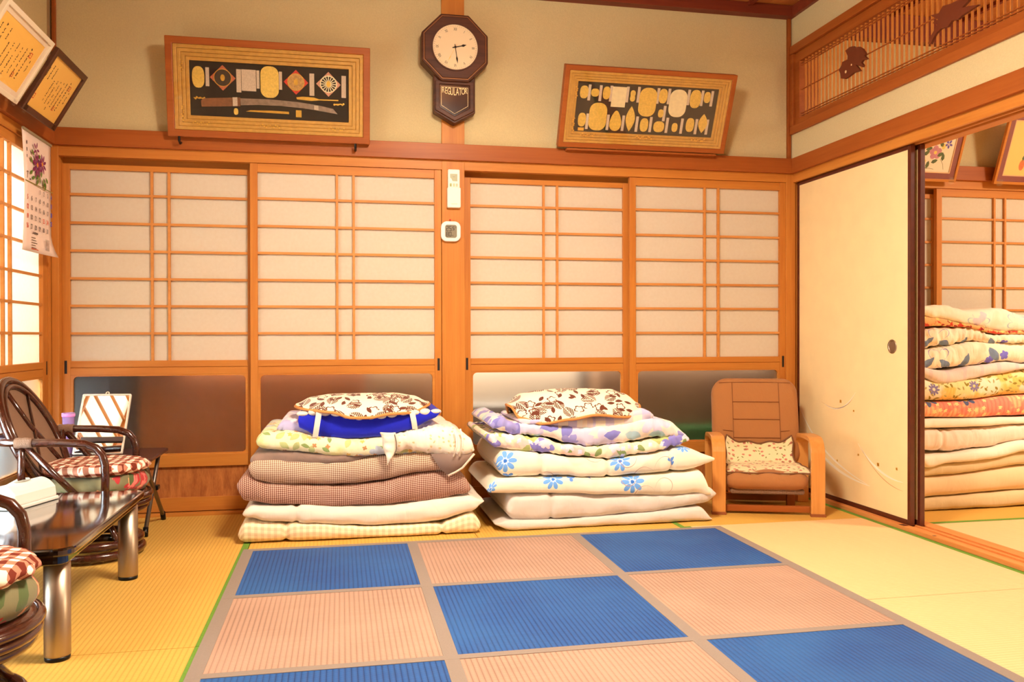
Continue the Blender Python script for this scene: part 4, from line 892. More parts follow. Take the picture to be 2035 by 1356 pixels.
F['bluefl'] = fabric('white_with_blue_flowers', C(246, 238, 216), [(C(214, 196, 170), 'blot', 3, 2, .56, .02, .35, (5, 0)), (C(120, 176, 242), 'flower', 3.0, 9, .17, .30, .75, (.06, -.07)), (C(196, 222, 250), 'flower', 3.0, 9, .05, .6, .75, (.06, -.07)), (C(110, 156, 226), 'leaf', 9, 0, .26, .42, .16, (.4, .3), {'stripes': 50}), (C(176, 140, 130), 'flower', 4.5, 3, .36, .8, .7, (.5, .2), {'ring': .965})], bump=.3, bscale=8)
def daisies(nm, fl, lv):
    return fabric(nm, C(246, 238, 216), [(C(214, 196, 170), 'blot', 3, 2, .56, .02, .35, (5, 0)), (C(112, 170, 242), 'spot', 0, fl, 8, .55, 1, (0, 0)), (C(190, 220, 250), 'spot', 0, [(a, b, r*.34, c+.4) for a, b, r, c in fl], 8, .3, 1, (0, 0)), (C(60, 120, 214), 'spot', 0, [(a, b, r*.16, 0) for a, b, r, c in fl], 3, .1, 1, (0, 0)), (C(96, 146, 226), 'spot', 0, lv, 3, .9, 1, (0, 0)), (C(190, 150, 136), 'flower', 3.5, 3, .36, .8, .7, (.5, .2), {'ring': .968})], bump=.35, bscale=8)
F['daisy1'] = daisies('blue_daisies_thick', [(.150, .600, .055, 0), (.700, .570, .052, 1), (1.02, .545, .035, 2)], [(.165, .680, .026, .5), (.72, .690, .024, 1), (.655, .690, .018, 2), (.95, .60, .020, 1)])
F['daisy2'] = daisies('blue_daisies_flat', [(.375, .575, .050, .3), (.755, .590, .058, 0), (.08, .60, .03, 0)], [(.46, .57, .022, .5), (.55, .56, .012, 1)])
F['rosefl'] = fabric('rose_floral', C(240, 226, 196), [(C(228, 190, 190), 'blot', 7, 3, .52, .08, .75, (0, 0)), (C(180, 190, 120), 'leaf', 11, 0, .5, .6, .6, (0, .2)), (C(140, 160, 100), 'leaf', 16, 0, .44, .5, .3, (.6, .3)), (C(140, 134, 210), 'flower', 6, 6, .40, .5, .42, (.3, .1)), (C(220, 214, 240), 'flower', 24, 4, .3, .4, .4, (.1, .1)), (C(238, 214, 226), 'flower', 9, 5, .28, .5, .5, (.2, .45))], bump=.5, bscale=14)
F['violet'] = fabric('violet_floral', C(240, 228, 216), [(C(206, 198, 232), 'flower', 5.5, 6, .46, .5, .75, (0, .03), {'soft': .8}), (C(134, 132, 206), 'leaf', 8, 0, .42, .5, .4, (.2, .1)), (C(176, 206, 214), 'leaf', 9, 0, .4, .5, .35, (.5, .2)), (C(156, 152, 214), 'flower', 6, 5, .32, .45, .4, (.7, .3))], bump=.55, bscale=12)
F['check'] = fabric('lilac_check', C(238, 228, 210), [(C(182, 172, 224), 'stripe', 11, 0, .1, 0, .6, (0, 0)), (C(182, 172, 224), 'stripe', 14, 1, .1, 0, .5, (0, 0)), (C(240, 214, 180), 'stripe', 5, 0, .7, 0, .5, (.3, 0))], bump=.5, bscale=10)
F['topb'] = fabric('pale_blanket', C(236, 228, 206), [(C(170, 190, 200), 'flower', 5, 7, .34, .5, .6, (0, 0), {'ring': .9}), (C(190, 176, 206), 'blot', 6, 2, .62, .02, .6, (0, 0)), (C(226, 200, 160), 'blot', 5, 2, .6, .06, .5, (2, 0))], bump=.4, bscale=10)
F['paisley'] = fabric('red_paisley', C(228, 170, 110), [(C(200, 66, 44), 'blot', 22, 4, .5, .04, 1, (0, 0)), (C(150, 40, 36), 'leaf', 24, 0, .42, .5, .5, (0, 0)), (C(226, 200, 120), 'flower', 26, 6, .3, .5, .5, (.3, .3))])
F['red'] = fabric('coral_floral', C(232, 140, 116), [(C(238, 186, 136), 'blot', 9, 4, .52, .05, .9, (0, 0)), (C(222, 100, 90), 'stripe', 40, 0, .2, 0, .4, (0, 0)), (C(240, 214, 150), 'flower', 26, 5, .32, .5, .4, (.3, .3)), (C(86, 96, 130), 'flower', 5, 7, .30, .5, .4, (.28, .1)), (C(224, 176, 80), 'flower', 5, 5, .16, .5, .4, (.28, .1))])
F['yellow'] = fabric('yellow_floral', C(240, 218, 156), [(C(234, 186, 84), 'blot', 7, 3, .52, .05, .8, (0, 0)), (C(236, 226, 206), 'blot', 6, 2, .55, .04, .8, (4, 0)), (C(170, 156, 96), 'leaf', 34, 0, .4, .35, .55, (0, 0)), (C(150, 130, 50), 'leaf', 30, 0, .44, .4, .4, (.4, .1)), (C(130, 120, 160), 'flower', 7, 9, .22, .5, .35, (.1, .02), {'ring': .3})])
F['lilac'] = fabric('lilac_cotton', C(226, 208, 200), [(C(206, 184, 190), 'stripe', 10, 0, .8, 0, .5, (0, 0)), (C(98, 92, 170), 'flower', 4, 5, .16, .5, .4, (.1, .1))], bump=.5, bscale=8)
F['ruffle'] = fabric('quilted_blue_spray', C(246, 230, 204), [(C(238, 196, 160), 'blot', 6, 2, .6, .06, .5, (0, 0)), (C(120, 116, 220), 'flower', 6, 5, .16, .3, .5, (.1, .1)), (C(120, 140, 170), 'leaf', 7, 0, .36, .4, .3, (.5, .1)), (C(120, 110, 190), 'flower', 5, 4, .36, .6, .6, (.3, .3), {'ring': .95})], bump=.8, bscale=12)
F['warmw'] = fabric('warm_white', C(244, 230, 212), bump=.5, bscale=7); F['pinkw'] = fabric('pinkish_white', C(238, 216, 198), bump=.6, bscale=8)
F['beige'] = fabric('beige_cotton', C(214, 190, 146), bump=.4, bscale=8); F['pinkb'] = fabric('pink_beige', C(232, 200, 158), bump=.4, bscale=6)
YB = -.07
# left stack
slab('folded_mattress', 'a_mattress', -.665, YB, F['matt'], seed=1, nx=150, tufts=(-.815, -.14), label='cream checked folded mattress, lowest in the left bedding stack', cat='mattress')
slab('folded_futon', 'a_sheet', -.665, YB, F['sheet'], seed=2, wr=.007, nx=120, tufts=(-.77,), label='plain ivory folded futon second from the floor in the left stack', cat='futon')
cf = empty('folded_comforter', (-.5, -.37, .14), label='brown checked folded comforter with taupe lining in the left stack', cat='comforter')
slab('lower_fold', 'a_low', -.655, YB, F['ging'], cf, seed=3, wr=.006); slab('upper_fold', 'a_up', -.66, YB, F['ging2'], cf, seed=4, wr=.006); slab('lining', 'a_lin', -.645, YB-.02, F['lin'], cf, seed=5, wr=.006)
fb = MB(); tri = [(-.19, .365), (-.02, .372), (.004, .36), (-.05, .30), (-.115, .268), (-.15, .30)]
n0 = len(tri); c0 = (-.08, .325)
fb.v = [(c0[0], -.690, c0[1])]+[(x, -.672, z) for x, z in tri]+[(x, -.64, z) for x, z in tri]
fb.f = [(0, i+1, (i+1) % n0+1) for i in range(n0)]+[(i+1, (i+1) % n0+1, (i+1) % n0+1+n0, i+1+n0) for i in range(n0)]; 
fb.build('turned_corner', F['lin'], cf, smooth=True)
MB().tube([(-.115, -.677, .268), (-.08, -.680, .284), (-.05, -.680, .302), (-.02, -.678, .335), (.004, -.674, .362)], .005, 8).build('corner_edge', F['ging'], cf, smooth=True)
slab('floral_quilt', 'a_floral', -.66, YB, F['green'], seed=6, nx=120, gath=.005, label='pale green floral folded quilt in the left stack, under the blue cushion', cat='quilt')
cv_ = slab('satin_quilt_cover', 'a_cover', -.685, YB-.02, F['cover'], seed=7, wr=.008, nx=130, gath=.010, sm=.004, label='white satin quilt cover end with embroidered flowers and frill, right end of left stack', cat='cover')
fr = MB(); P0 = [(-.384, .462), (-.352, .462)]
for i in range(15):
    t = i/14; z = .470-.128*t; k_ = math.sin(t*PI); wv = .006*math.sin(t*22)
    for u in range(5):
        uu = u/4; xl = -.415+.030*t; xr = -.348+.004*k_-max(0, t-.65)*.10; fr.v.append((xl+(xr-xl)*uu+.003*math.sin(t*9), -.705-.018*uu*(1-uu)*4+wv*(1-uu), z-.012*math.sin(uu*PI)*t))
for i in range(14):
    for u in range(4): a = i*5+u; fr.f.append((a, a+1, a+6, a+5))
fo_ = fr.build('frill', F['cover'], cv_, smooth=True); sd = fo_.modifiers.new('s', 'SOLIDIFY'); sd.thickness = .004
MB().tube([(-.352, -.712, .462), (-.345, -.716, .43), (-.344, -.716, .40), (-.352, -.712, .378)], .0018, 6).build('seam', M['greysteel'], cv_)
for xx in (-.088, -.062): MB().tube([(xx, -.694, .477), (xx+.008, -.706, .44), (xx+.008, -.708, .40), (xx-.004, -.696, .356)], .004, 6).build('ribbon', F['cover'], cv_, smooth=True)
slab('lavender_blanket', 'a_lav', -.60, YB-.03, F['lav'], seed=8, wr=.006, label='white and lavender soft blanket showing at both ends under the blue cushion', cat='blanket')
bc = slab('blue_cushion', 'a_blue', -.645, -.18, F['blue'], seed=9, endr=.008, label='royal blue pad with white scalloped rim and two elastic straps, left stack', cat='cushion')
sc3 = MB(); LT = LAY['a_blue'][0]
for i in range(13):
    x = -.745+i*.0485; z = lerp(LT, x)-.004; a_ = .026
    sc3.lathe([(.001, .0), (.012, .004), (.020, .012), (.022, .020)], 12, Matrix.Translation((x, -.648, z)) @ Matrix.Rotation(PI/2, 4, 'X') @ Matrix.Diagonal((1.15, .55+.25*((i*7) % 3)/2, -1, 1)))
sc3.build('scalloped_rim', F['warmw'], bc, smooth=True)
for xt, xb in ((-.672, -.690), (-.272, -.258)):
    st_ = MB(); zt = lerp(LT, xt)+.006; zb = lerp(LAY['a_blue'][1], xb)+.002
    for i in range(11):
        t = i/10; x = xt+(xb-xt)*t; z = zt+(zb-zt)*t; y = -.652-.012*math.sin(t*PI); st_.v += [(x-.012, y, z), (x+.012, y, z)]
    for i in range(10): st_.f.append((2*i, 2*i+1, 2*i+3, 2*i+2))
    o = st_.build('elastic_strap', F['sheet'], bc); sd = o.modifiers.new('s', 'SOLIDIFY'); sd.thickness = .003
PIPE = plain('tan_piping', C(204, 136, 70), .7)
pad('leaf_pillow_pad', 'a_leaf', -.68, -.20, F['leaf'], PIPE, 3, label='brown leaf print pad with tan piping on the blue cushion, left stack top', cat='pad')
# right stack
B0 = -.652
slab('folded_mattress', 'b_bottom', B0, YB, F['grey'], seed=11, endr=.05, label='flat grey-white mattress, lowest in the right bedding stack', cat='mattress')
slab('folded_futon', 'b_second', B0+.01, YB, F['grey'], seed=12, wr=.008, nx=150, tufts=(.37,), label='thick plain off-white folded futon, second from the floor in right stack', cat='futon')
fsh = slab('flat_futon', 'b_flat', B0-.004, YB, F['daisy2'], seed=13, endr=.02, label='flat white futon with pointed corners and large blue daisies, mid right stack', cat='futon')
slab('folded_futon', 'b_thick', B0, YB, F['daisy1'], seed=14, wr=.006, nx=150, tufts=(.32, .64, .955), label='thick folded white futon with blue daisies, just under the pastel quilts', cat='futon')
slab('pastel_quilt', 'b_floral', B0+.02, YB, F['rosefl'], seed=15, wr=.007, nx=160, gath=.009, label='pastel quilt with green leaves and violet roses in the right stack', cat='quilt')
slab('violet_blanket', 'b_blueflower', B0+.025, YB-.02, F['violet'], seed=16, wr=.008, nx=160, gath=.010, label='white blanket with large violet flowers, upper right stack', cat='blanket')
slab('checked_pillowcase', 'b_check', B0+.04, -.16, F['check'], seed=17, wr=.008, label='lilac checked crumpled pillow under the leaf print pad, right stack', cat='pillow')
pad('leaf_pillow_pad', 'b_leaf', -.64, -.20, F['leaf'], PIPE, 8, label='brown leaf print pad with tan piping on the right bedding stack top', cat='pad')
# next-room stack
Z0 = -.665
def c(nm, key, mat, lab, cat, i, **k): return slab(nm, key, Z0, -.10, mat, seed=20+i, label=lab, cat=cat, **k)
c('folded_mattress', 'c_bottom', F['beige'], 'beige mattress, lowest in the next room stack', 'mattress', 1)
c('folded_futon', 'c_pink', F['pinkb'], 'pink-beige thick futon second from the floor in the next room stack', 'futon', 2)
wf = c('folded_futon', 'c_beige', F['beige'], 'futon with beige underside and white top flap, lower next room stack', 'futon', 3)
slab('white_flap', 'c_white', Z0-.02, -.12, F['warmw'], wf, seed=24)
c('folded_futon', 'c_pinkwhite', F['pinkw'], 'puffy pinkish-white folded futon in the middle of the next room stack', 'futon', 5, wr=.007, nx=130, gath=.006, tufts=(2.40,))
c('thin_futon', 'c_thin', F['warmw'], 'thin white futon right under the coral quilt, next room stack', 'futon', 6)
c('coral_quilt', 'c_red', F['red'], 'coral red floral quilt in the next room stack', 'quilt', 7)
c('yellow_quilt', 'c_yellow', F['yellow'], 'yellow floral quilt with violet dahlias in the next room stack', 'quilt', 8)
c('lilac_blanket', 'c_lilac', F['lilac'], 'thin lilac folded cover sagging over the yellow quilt, next room', 'blanket', 9, wr=.007)
c('blue_spray_quilt', 'c_blueflower', F['ruffle'], 'cream quilt with blue line flowers above the lilac cover, next room', 'quilt', 10, wr=.008, nx=160, gath=.009)
c('gathered_quilt', 'c_ruffle', F['ruffle'], 'gathered cream quilt with violet-blue petals under the paisley one, next room', 'quilt', 11, wr=.010, nx=160, gath=.014)
c('paisley_quilt', 'c_paisley', F['paisley'], 'red paisley quilt peeking out near the next room stack top', 'quilt', 12)
c('pale_blanket', 'c_top', F['topb'], 'pale cream folded blanket on top of the next room stack', 'blanket', 13, wr=.009, nx=130, gath=.004)
# ---------------------------------------------------------------- armchair
ac = empty('fabric_armchair', (1.262, -.495, 0), math.atan2(-.326, .945), label='low brown fabric armchair with bent wood arms, in the right corner', cat='armchair')
q = dict(parent=ac, world=False); BEN = wood('bent_beech', C(206, 138, 66), C(222, 158, 84), 'z', rough=.35, coat=.3); FAB = fabric('brown_upholstery', C(174, 118, 70), bump=.12, bscale=60)
DW = M['dark_x']
for s_, nm in ((0, 'arm'), (.475, 'arm')):
    pts = [(.0, 0)]+[(0, .1*i) for i in (1, 2)]+[(0, .275)]+[(.085-.085*math.cos(a), .288+.085*math.sin(a)) for a in [PI/2*i/6 for i in range(1, 7)]]+[(.16, .373), (.25, .370), (.33, .362)]+[(.33+.06*math.sin(a), .302+.06*math.cos(a)) for a in [PI/2*i/5 for i in range(1, 6)]]+[(.39, .2), (.385, .1), (.38, 0)]
    b = MB(); t = .011; n_ = len(pts)
    for i, (y, z) in enumerate(pts):
        y0, z0 = pts[max(0, i-1)]; y1, z1 = pts[min(n_-1, i+1)]; l = math.hypot(y1-y0, z1-z0); dy, dz = (y1-y0)/l, (z1-z0)/l
        for sx in (-.033, .033):
            for sg in (-1, 1): b.v.append((s_+sx, y+dz*t*sg, z-dy*t*sg))
    for i in range(n_-1):
        a = 4*i; b.f += [(a, a+1, a+5, a+4), (a+2, a+6, a+7, a+3), (a, a+4, a+6, a+2), (a+1, a+3, a+7, a+5)]
    b.f += [(0, 2, 3, 1), (4*n_-4, 4*n_-3, 4*n_-1, 4*n_-2)]
    b.build(nm, BEN, bevel=.003, **q)
    box('foot_block', plain('foot_cap', C(150, 84, 44), .6), s_-.035, s_+.035, -.016, .016, 0, .014, **q)
for yy in (.04, .34): box('stretcher', DW, .03, .445, yy-.014, yy+.014, .012, .042, bevel=.003, **q)
for xx in (.07, .385): box('seat_support', M['dark_z'], xx-.018, xx+.018, .05, .34, .10, .135, bevel=.003, **q)
box('rear_leg', M['dark_z'], .365, .405, .20, .235, .0, .10, bevel=.003, **q)
sb = MB(); nx_, ny_ = 22, 18
def cushion(x0, x1, y0, y1, z0, z1, r, crown, m=None, seed=0, n=20):
    b = MB(); prof = [(0, -1), (.55, -1), (.85, -.85), (1, -.4), (1, .4), (.85, .85), (.55, 1), (0, 1)]
    out = rrect(-1, 1, -1, 1, r, 6); k_ = len(out); cx, cy, cz = (x0+x1)/2, (y0+y1)/2, (z0+z1)/2; hx, hy, hz = (x1-x0)/2, (y1-y0)/2, (z1-z0)/2; h = min(hx, hy)
    rings = [(1-1.6*min(hz, h)/h*.5, -1), (1-.35*hz/h, -.80), (1, -.35), (1, .35), (1-.35*hz/h, .80), (1-1.6*min(hz, h)/h*.5, 1), (.5, 1+crown*.7), (.2, 1+crown)]
    rings = [(.3, -1)]+rings
    for f_, zz in rings:
        for px, py in out: b.v.append((cx+px*hx*f_, cy+py*hy*f_, cz+zz*hz))
    for i in range(len(rings)-1):
        for j in range(k_): b.f.append((i*k_+j, i*k_+(j+1) % k_, (i+1)*k_+(j+1) % k_, (i+1)*k_+j))
    b.f += [tuple(range(k_-1, -1, -1)), tuple(range((len(rings)-1)*k_, len(rings)*k_))]
    if m is not None: b.v = [tuple(m @ Vector(p)) for p in b.v]
    for i, p in enumerate(b.v): b.uv[i] = (p[0]+p[2]*.3, p[1]+p[2]*.7)
    return b
cushion(.037, .438, .0, .40, .120, .212, .22, .10).build('seat', FAB, smooth=True, **q)
box('seat_base', M['cane'], .06, .42, .03, .38, .098, .124, bevel=.01, **q)
mb_ = Matrix.Translation((.2375, .372, .185)) @ Matrix.Rotation(math.radians(-14), 4, 'X')
cushion(-.228, .228, -.0, .48, -.04, .035, .36, .08, mb_ @ Matrix(((1, 0, 0, 0), (0, 0, -1, 0), (0, 1, 0, 0), (0, 0, 0, 1)))).build('backrest', FAB, smooth=True, **q)
SM = plain('upholstery_seam', C(128, 76, 42), .9)
def bk(x, z, o=-.0405): return mb_ @ Vector((x, o, z))
for x in (-.12, .125): MB().tube([bk(x, .04), bk(x, .24, -.0415), bk(x, .452, -.0385)], .0014, 6).build('seam', SM, **q)
for z in (.15, .25, .345): MB().tube([bk(-.12, z, -.0415), bk(0, z, -.0425), bk(.125, z, -.0415)], .0014, 6).build('seam', SM, **q)
MB().tube([bk(-.19, .452, -.033), bk(0, .455, -.0375), bk(.19, .452, -.033)], .0014, 6).build('seam', SM, **q)
for sx in (-1, 1): MB().tube([bk(sx*.225, .20, -.012), bk(sx*.17, .19, -.037), bk(sx*.125, .185, -.041)], .0014, 6).build('seam', SM, **q)
# floral seat mat over the seat
mt_ = MB(); nu, nv = 30, 22; E_ = []
mw = Matrix.Translation((1.262, -.495, 0)) @ Matrix.Rotation(math.atan2(-.326, .945), 4, 'Z')
for j in range(nv+1):
    for i in range(nu+1):
        u, v = i/nu, j/nv; wav = .010*math.sin(u*PI*5); x = .245+(u-.5)*(.405-.07*v)+.006*math.sin(v*PI*5)*(2*u-1)
        if v < .62: y = .018+(v/.62)*.285+wav*(1-v/.62)*.8; z = .224+.005*math.sin(u*9)*math.sin(v*7)-(.018*(1-v/.2) if v < .2 else 0)
        else:
            t = (v-.62)/.38; y = .303+.045*math.sin(min(1, t*1.3)*PI/2)-.0; z = .226+t*(.098+.035*abs(2*u-1)**3-.012*math.sin(u*PI*3)**2); y -= .012*abs(2*u-1)*t
        mt_.uv[len(mt_.v)] = (x, v*.42); mt_.v.append(tuple(mw @ Vector((x, y, z))))
for j in range(nv):
    for i in range(nu): a = j*(nu+1)+i; mt_.f.append((a, a+1, a+nu+2, a+nu+1))
ed = [mt_.v[i] for i in range(nu+1)]+[mt_.v[j*(nu+1)+nu] for j in range(1, nv+1)]+[mt_.v[nv*(nu+1)+i] for i in range(nu-1, -1, -1)]+[mt_.v[j*(nu+1)] for j in range(nv-1, 0, -1)]
sm_ = mt_.build('seat_mat', fabric('cream_sprig', C(240, 226, 182), [(C(206, 130, 110), 'flower', 30, 5, .26, .4, .5, (0, 0)), (C(150, 150, 90), 'leaf', 34, 0, .3, .4, .35, (.2, .1)), (C(176, 110, 90), 'flower', 17, 5, .16, .4, .6, (.4, .3))], bump=.5, bscale=20), smooth=True, label='cream floral mat with wavy brown edge draped over the armchair seat', cat='seat mat')
sd = sm_.modifiers.new('s', 'SOLIDIFY'); sd.thickness = .008; sd.offset = 1
MB().tube(ed, .0045, 6, closed=True).build('edging', plain('brown_edging', C(120, 78, 48), .8), sm_, smooth=True)
# ---------------------------------------------------------------- low lacquer table
tb = empty('low_table', (-1.6, -1.5, 0), label='black lacquered low table with steel cylinder legs, at the left edge', cat='table')
tp = MB().prism(rrect(-1.90, -1.290, -1.960, -1.065, .045, 6), .297, .320); tpo = tp.build('table_top', M['blacklacquer'], tb, bevel=.006)
MB().prism(rrect(-1.86, -1.315, -1.93, -1.08, .03, 4), .268, .297).build('apron', M['blacklacquer'], tb, bevel=.004)
for lx in (-1.348, -1.83):
    for ly in (-1.885, -1.095):
        b = MB().lathe([(.033, .012), (.034, .016), (.034, .268)], 28, Matrix.Translation((lx, ly, 0))).build('leg', M['chrome'], tb, smooth=True)
        MB().lathe([(.032, 0), (.033, .004), (.033, .012)], 28, Matrix.Translation((lx, ly, 0))).build('foot_pad', M['blackmetal'], b, smooth=True)
# tissue box
mtb = Matrix.Translation((-1.640, -1.275, .321)) @ Matrix.Rotation(math.radians(72), 4, 'Z')
ts = empty('tissue_case', mat=mtb, label='white plastic tissue case with domed lid on the black low table', cat='tissue case')
MB().prism(rrect(-.112, .112, -.058, .058, .010), .0, .012).build('base', M['white'], ts, world=False, bevel=.003)
dm_ = MB(); nn = 12
for sx in (-.106, .106):
    for i in range(nn+1): a = i/nn; dm_.v.append((sx*.97, -.050+.100*a, .046+.032*math.sin(a*PI)**.8))
    dm_.v += [(sx, .053, .012), (sx, -.053, .012)]
k_ = nn+3; dm_.f = [tuple(range(k_)), tuple(range(2*k_-1, k_-1, -1))]+[(i, (i+1) % k_, k_+(i+1) % k_, k_+i) for i in range(k_)]
dm_.build('lid', M['white'], ts, world=False, bevel=.006)
MB().prism([(.03*math.cos(t)*1.3, .012*math.sin(t)) for t in [2*PI*i/16 for i in range(16)]], .0775, .0792).build('tissue_slot', plain('slot_shade', C(150, 150, 136), .6), ts, world=False)
# ---------------------------------------------------------------- rattan chairs
def rattan_chair():
    r = empty('rattan_chair', (-1.57, -.70, 0)); q = dict(parent=r, world=False, smooth=True); RT = M['rattan']
    g = lambda R, z, n=40: [(R*math.cos(2*PI*i/n), R*math.sin(2*PI*i/n), z) for i in range(n)]
    for z, R in ((.026, .183), (.064, .176)): MB().tube(g(R, z), .016, 10, closed=True).build('base_ring', RT, **q)
    for i in range(4):
        a = PI/4+i*PI/2; MB().tube([(.17*math.cos(a), .17*math.sin(a), .07), (.13*math.cos(a), .13*math.sin(a), .12), (.06*math.cos(a), .06*math.sin(a), .175)], .012, 8).build('base_strut', RT, **q)
    MB().lathe([(.055, .165), (.07, .175), (.07, .185)], 20).build('swivel_plate', M['blackmetal'], **q)
    for z, R in ((.195, .196), (.218, .208), (.243, .213)): MB().tube(g(R, z), .0135, 10, closed=True).build('seat_ring', RT, **q)
    MB().lathe([(.19, .185), (.205, .20), (.205, .255), (.19, .262)], 36).build('seat_drum', RT, **q)
    # arms sweep round the back as one hoop
    arm = [(.102, -.235, .235), (.108, -.248, .34), (.107, -.250, .40), (.098, -.25, .438), (.075, -.25, .466), (.035, -.25, .482), (-.04, -.25, .488), (-.12, -.25, .490), (-.2, -.25, .492), (-.27, -.235, .494), (-.31, -.19, .495), (-.33, -.10, .495), (-.335, 0, .495)]
    MB().tube(arm+[(x, -y, z) for x, y, z in arm[-2::-1]], .0155, 12).build('arm_hoop', RT, **q)
    cx, cz = -.215, .485; U = Vector((-.105, 0, .228)); V = Vector((0, .235, 0)); nrm = U.cross(V).normalized()*-1
    def el(k, off=0, n=44): return [Vector((cx, 0, cz))+U*math.sin(2*PI*i/n)*k+V*math.cos(2*PI*i/n)*k+nrm*off for i in range(n)]
    MB().tube(el(1), .017, 12, closed=True).build('back_hoop', RT, **q); MB().tube(el(.89, .006), .011, 10, closed=True).build('inner_hoop', RT, **q)
    b = MB(); L = el(.87); b.v = [tuple(p) for p in L]+[tuple(Vector(p)-nrm*.004) for p in L]; n_ = len(L); b.f = [tuple(range(n_)), tuple(range(2*n_-1, n_-1, -1))]+[(i, (i+1) % n_, n_+(i+1) % n_, n_+i) for i in range(n_)]
    b.build('cane_panel', M['cane'], parent=r, world=False)
    at = lambda a, c_, o=.006: Vector((cx, 0, cz))+U*a+V*c_+nrm*o
    for p in ([(.80, -.32), (.2, -.05), (-.3, .35), (-.62, .60)], [(.70, .50), (.2, .1), (-.3, -.3), (-.60, -.62)]):
        MB().tube([at(*t) for t in p], .010, 8, flat=.5).build('back_band', RT, **q)
    for s_ in (-1, 1):
        MB().tube([(-.185, s_*.242, .49), (-.19, s_*.235, .36), (-.165, s_*.195, .215)], .0135, 10).build('rear_post', RT, **q)
        MB().tube([(-.17, s_*.242, .478), (-.06, s_*.232, .35), (.03, s_*.205, .24)], .013, 10).build('brace', RT, **q)
        MB().tube([(-.205+i*.012, s_*.25, .491) for i in range(6)], [.019, .021, .019, .021, .019, .021], 10).build('cane_binding', M['cane'], parent=r, world=False, smooth=True)
    return r
rc = rattan_chair(); tag(rc, 'dark rattan swivel chair with round cane back, beyond the low table', 'chair')
rc2 = copy_tree(rc, None, Matrix.Translation((-1.475, -2.32, 0))); tag(rc2, 'dark rattan chair cut off by the lower left corner, in front of the table', 'chair')
GREENF = fabric('olive_rose', C(122, 116, 84), [(C(178, 54, 56), 'flower', 9, 6, .34, .55, .6, (0, 0)), (C(222, 120, 110), 'flower', 9, 6, .2, .5, .6, (0, 0)), (C(226, 160, 110), 'flower', 16, 5, .2, .45, .5, (.4, .2)), (C(86, 100, 60), 'leaf', 14, 0, .4, .5, .6, (.2, .6))], bump=.2)
REDG = gingham('red_brown_gingham', C(250, 240, 222), C(190, 130, 106), C(116, 48, 34), .038, bump=.5)
def rpad(name, cx, cy, z0, z1, R, mat, label, cat, ruffle=0, crown=.0, **k):
    b = MB(); n = 72; prof = [(.0, 0), (.6, 0), (.93, .12), (1.0, .42), (.99, .62), (.90, .9), (.72, 1.0), (.4, 1+crown), (.12, 1+crown*.6)]
    for f_, zz in prof[1:]:
        for i in range(n):
            a = 2*PI*i/n; rr = R*f_*(1+(ruffle*math.sin(a*17+f_*3) if f_ > .85 else 0)); w = .003*noise.noise(Vector((math.cos(a)*f_*6, math.sin(a)*f_*6, cx*3+z0*9)))
            x, y = cx+rr*math.cos(a), cy+rr*math.sin(a); z = z0+(z1-z0)*zz+w+(ruffle*.12*math.sin(a*17) if f_ > .97 else 0)
            b.uv[len(b.v)] = (x+z*.4, y-z*1.2); b.v.append((x, y, z))
    k_ = len(prof)-1
    for i in range(k_-1):
        for j in range(n): b.f.append((i*n+j, i*n+(j+1) % n, (i+1)*n+(j+1) % n, (i+1)*n+j))
    b.f += [tuple(range(n-1, -1, -1)), tuple(range((k_-1)*n, k_*n))]
    return b.build(name, mat, None, smooth=True, label=label, cat=cat, **k)
for cx, cy, wh in ((-1.57, -.70, 'far rattan chair'), (-1.475, -2.32, 'near rattan chair')):
    rpad('rose_cushion', cx, cy, .258, .342, .212, GREENF, 'olive round cushion with red roses on the '+wh, 'cushion')
    rpad('gingham_pad', cx+.005, cy, .340, .385, .208, REDG, 'red-brown gingham ruffled pad on top of the '+wh+' cushion', 'pad', ruffle=.025, crown=-.15)
# ---------------------------------------------------------------- folding table, mirror, cup, magazines
ft = empty('folding_table', (-1.62, -.33, 0), label='small folding table with dark top and grey tube legs beside the far rattan chair', cat='table')
MB().prism(rrect(-1.87, -1.385, -.53, -.13, .03, 5), .345, .360).build('top', plain('dark_brown_top', C(74, 42, 38), .35, coat=.2), ft, bevel=.004)
for sx in (-1.415, -1.84):
    for a, c_, dx in (((sx, -.50, .335), (sx-.012, -.055, .018), 1), ((sx-.01, -.17, .335), (sx-.018, -.42, .018), -1)):
        l = MB().tube([a, tuple(a[i]*.85+c_[i]*.15 for i in range(3)), c_], .0095, 10).build('leg', M['greysteel'], ft, smooth=True)
        MB().tube([(c_[0], c_[1]-(c_[1]-a[1])*.05, .040), (c_[0], c_[1], .002)], .012, 10).build('rubber_foot', M['blackmetal'], l, smooth=True)
    MB().box(sx-.022, sx+.012, -.30, -.255, .185, .205).build('pivot_bracket', M['blackmetal'], ft, bevel=.003)
for yy in (-.50, -.17): MB().tube([(-1.84, yy, .335), (-1.415, yy, .335)], .009, 8).build('cross_tube', M['greysteel'], ft, smooth=True)
nM = Vector((-.10, -.90, .42)).normalized(); Xm = Vector((.90, -.10, 0)).normalized(); Um = nM.cross(Xm)
mm = Matrix(((Xm.x, Um.x, nM.x, -1.755), (Xm.y, Um.y, nM.y, -.335), (Xm.z, Um.z, nM.z, .363), (0, 0, 0, 1)))
mi = empty('tabletop_mirror', mat=mm, label='white framed rectangular mirror leaning on the folding table, reflecting the window', cat='mirror'); q = dict(parent=mi, world=False)
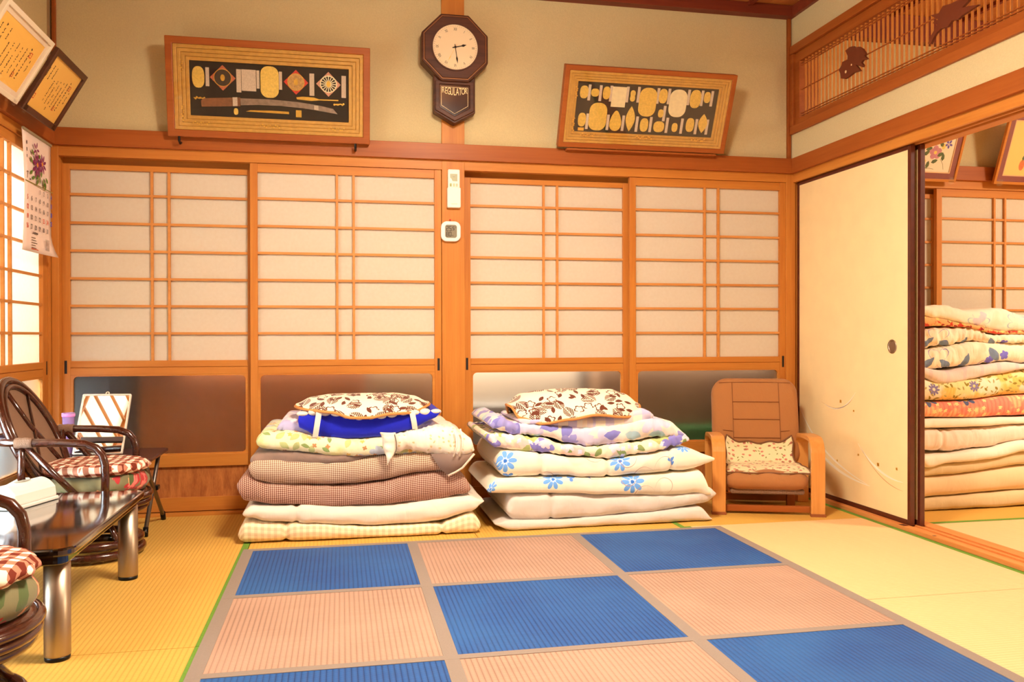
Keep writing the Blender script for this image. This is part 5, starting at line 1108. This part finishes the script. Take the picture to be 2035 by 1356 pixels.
MB().ring(rrect(0, .215, 0, .288, .006, 3), rrect(.007, .208, .007, .281, .004, 3), -.008, .004).build('frame', M['cream'], bevel=.001, **q)
MB().box(.004, .211, .004, .284, -.008, -.004).build('backing', M['cream'], **q)
MB().box(.006, .209, .006, .282, -.003, .000).build('mirror_glass', plain('mirror_silver', (.95, .95, .95, 1), .01, metal=1), **q)
MB().ring(circ(.009, 16), circ(.005, 16), -.003, .001, Matrix.Translation((.1075, .292, 0))).build('hanging_ring', M['cream'], **q)
MB().box(.03, .212, .056, .078, .006, .014).build('support_bar', plain('grey_brown_bar', C(84, 66, 62), .5), bevel=.002, **q)
def cupmat():
    m, nt, p = newmat('violet_plastic'); p.inputs['Base Color'].default_value = C(222, 190, 246); p.inputs['Roughness'].default_value = .2; p.inputs['Transmission Weight'].default_value = .6; p.inputs['IOR'].default_value = 1.2; return m
cp = empty('tumbler', (-1.79, -.265, .361), label='translucent violet tumbler standing left of the tabletop mirror', cat='tumbler')
MB().lathe([(.018, 0), (.020, .004), (.026, .175), (.0275, .180), (.0275, .184), (.025, .184), (.0235, .17), (.018, .01), (.0, .008)][:8], 28).build('cup', cupmat(), cp, world=False, smooth=True)
MB().lathe([(.0262, .166), (.028, .168), (.028, .178), (.0262, .180)], 28).build('rim_band', plain('pink_band', C(240, 150, 226), .3), cp, world=False, smooth=True)
rnd = random.Random(4); z = .0
for i in range(9):
    h_ = .032; nm = 'magazine'
    colr = [C(210, 206, 190), C(160, 170, 150), C(226, 214, 190), C(150, 130, 110)][i % 4]
    m_ = Matrix.Translation((-1.848, -.285-.27, z)) @ Matrix.Rotation(rnd.uniform(-.12, .12), 4, 'Z'); o = None
    bk_ = MB().box(-.075, .05, -.11, .10, 0, h_-.001, m_).build(nm, plain('cover%d' % i, colr, .5), None, bevel=.002, label=('lowest magazine', 'second lowest magazine', 'third lowest magazine', 'fourth lowest magazine', 'middle magazine', 'fourth magazine from the top', 'third magazine from the top', 'second magazine from the top', 'topmost magazine')[i]+' of the pile behind the far rattan chair', cat='magazine', group='magazines piled behind the far rattan chair')
    z += h_
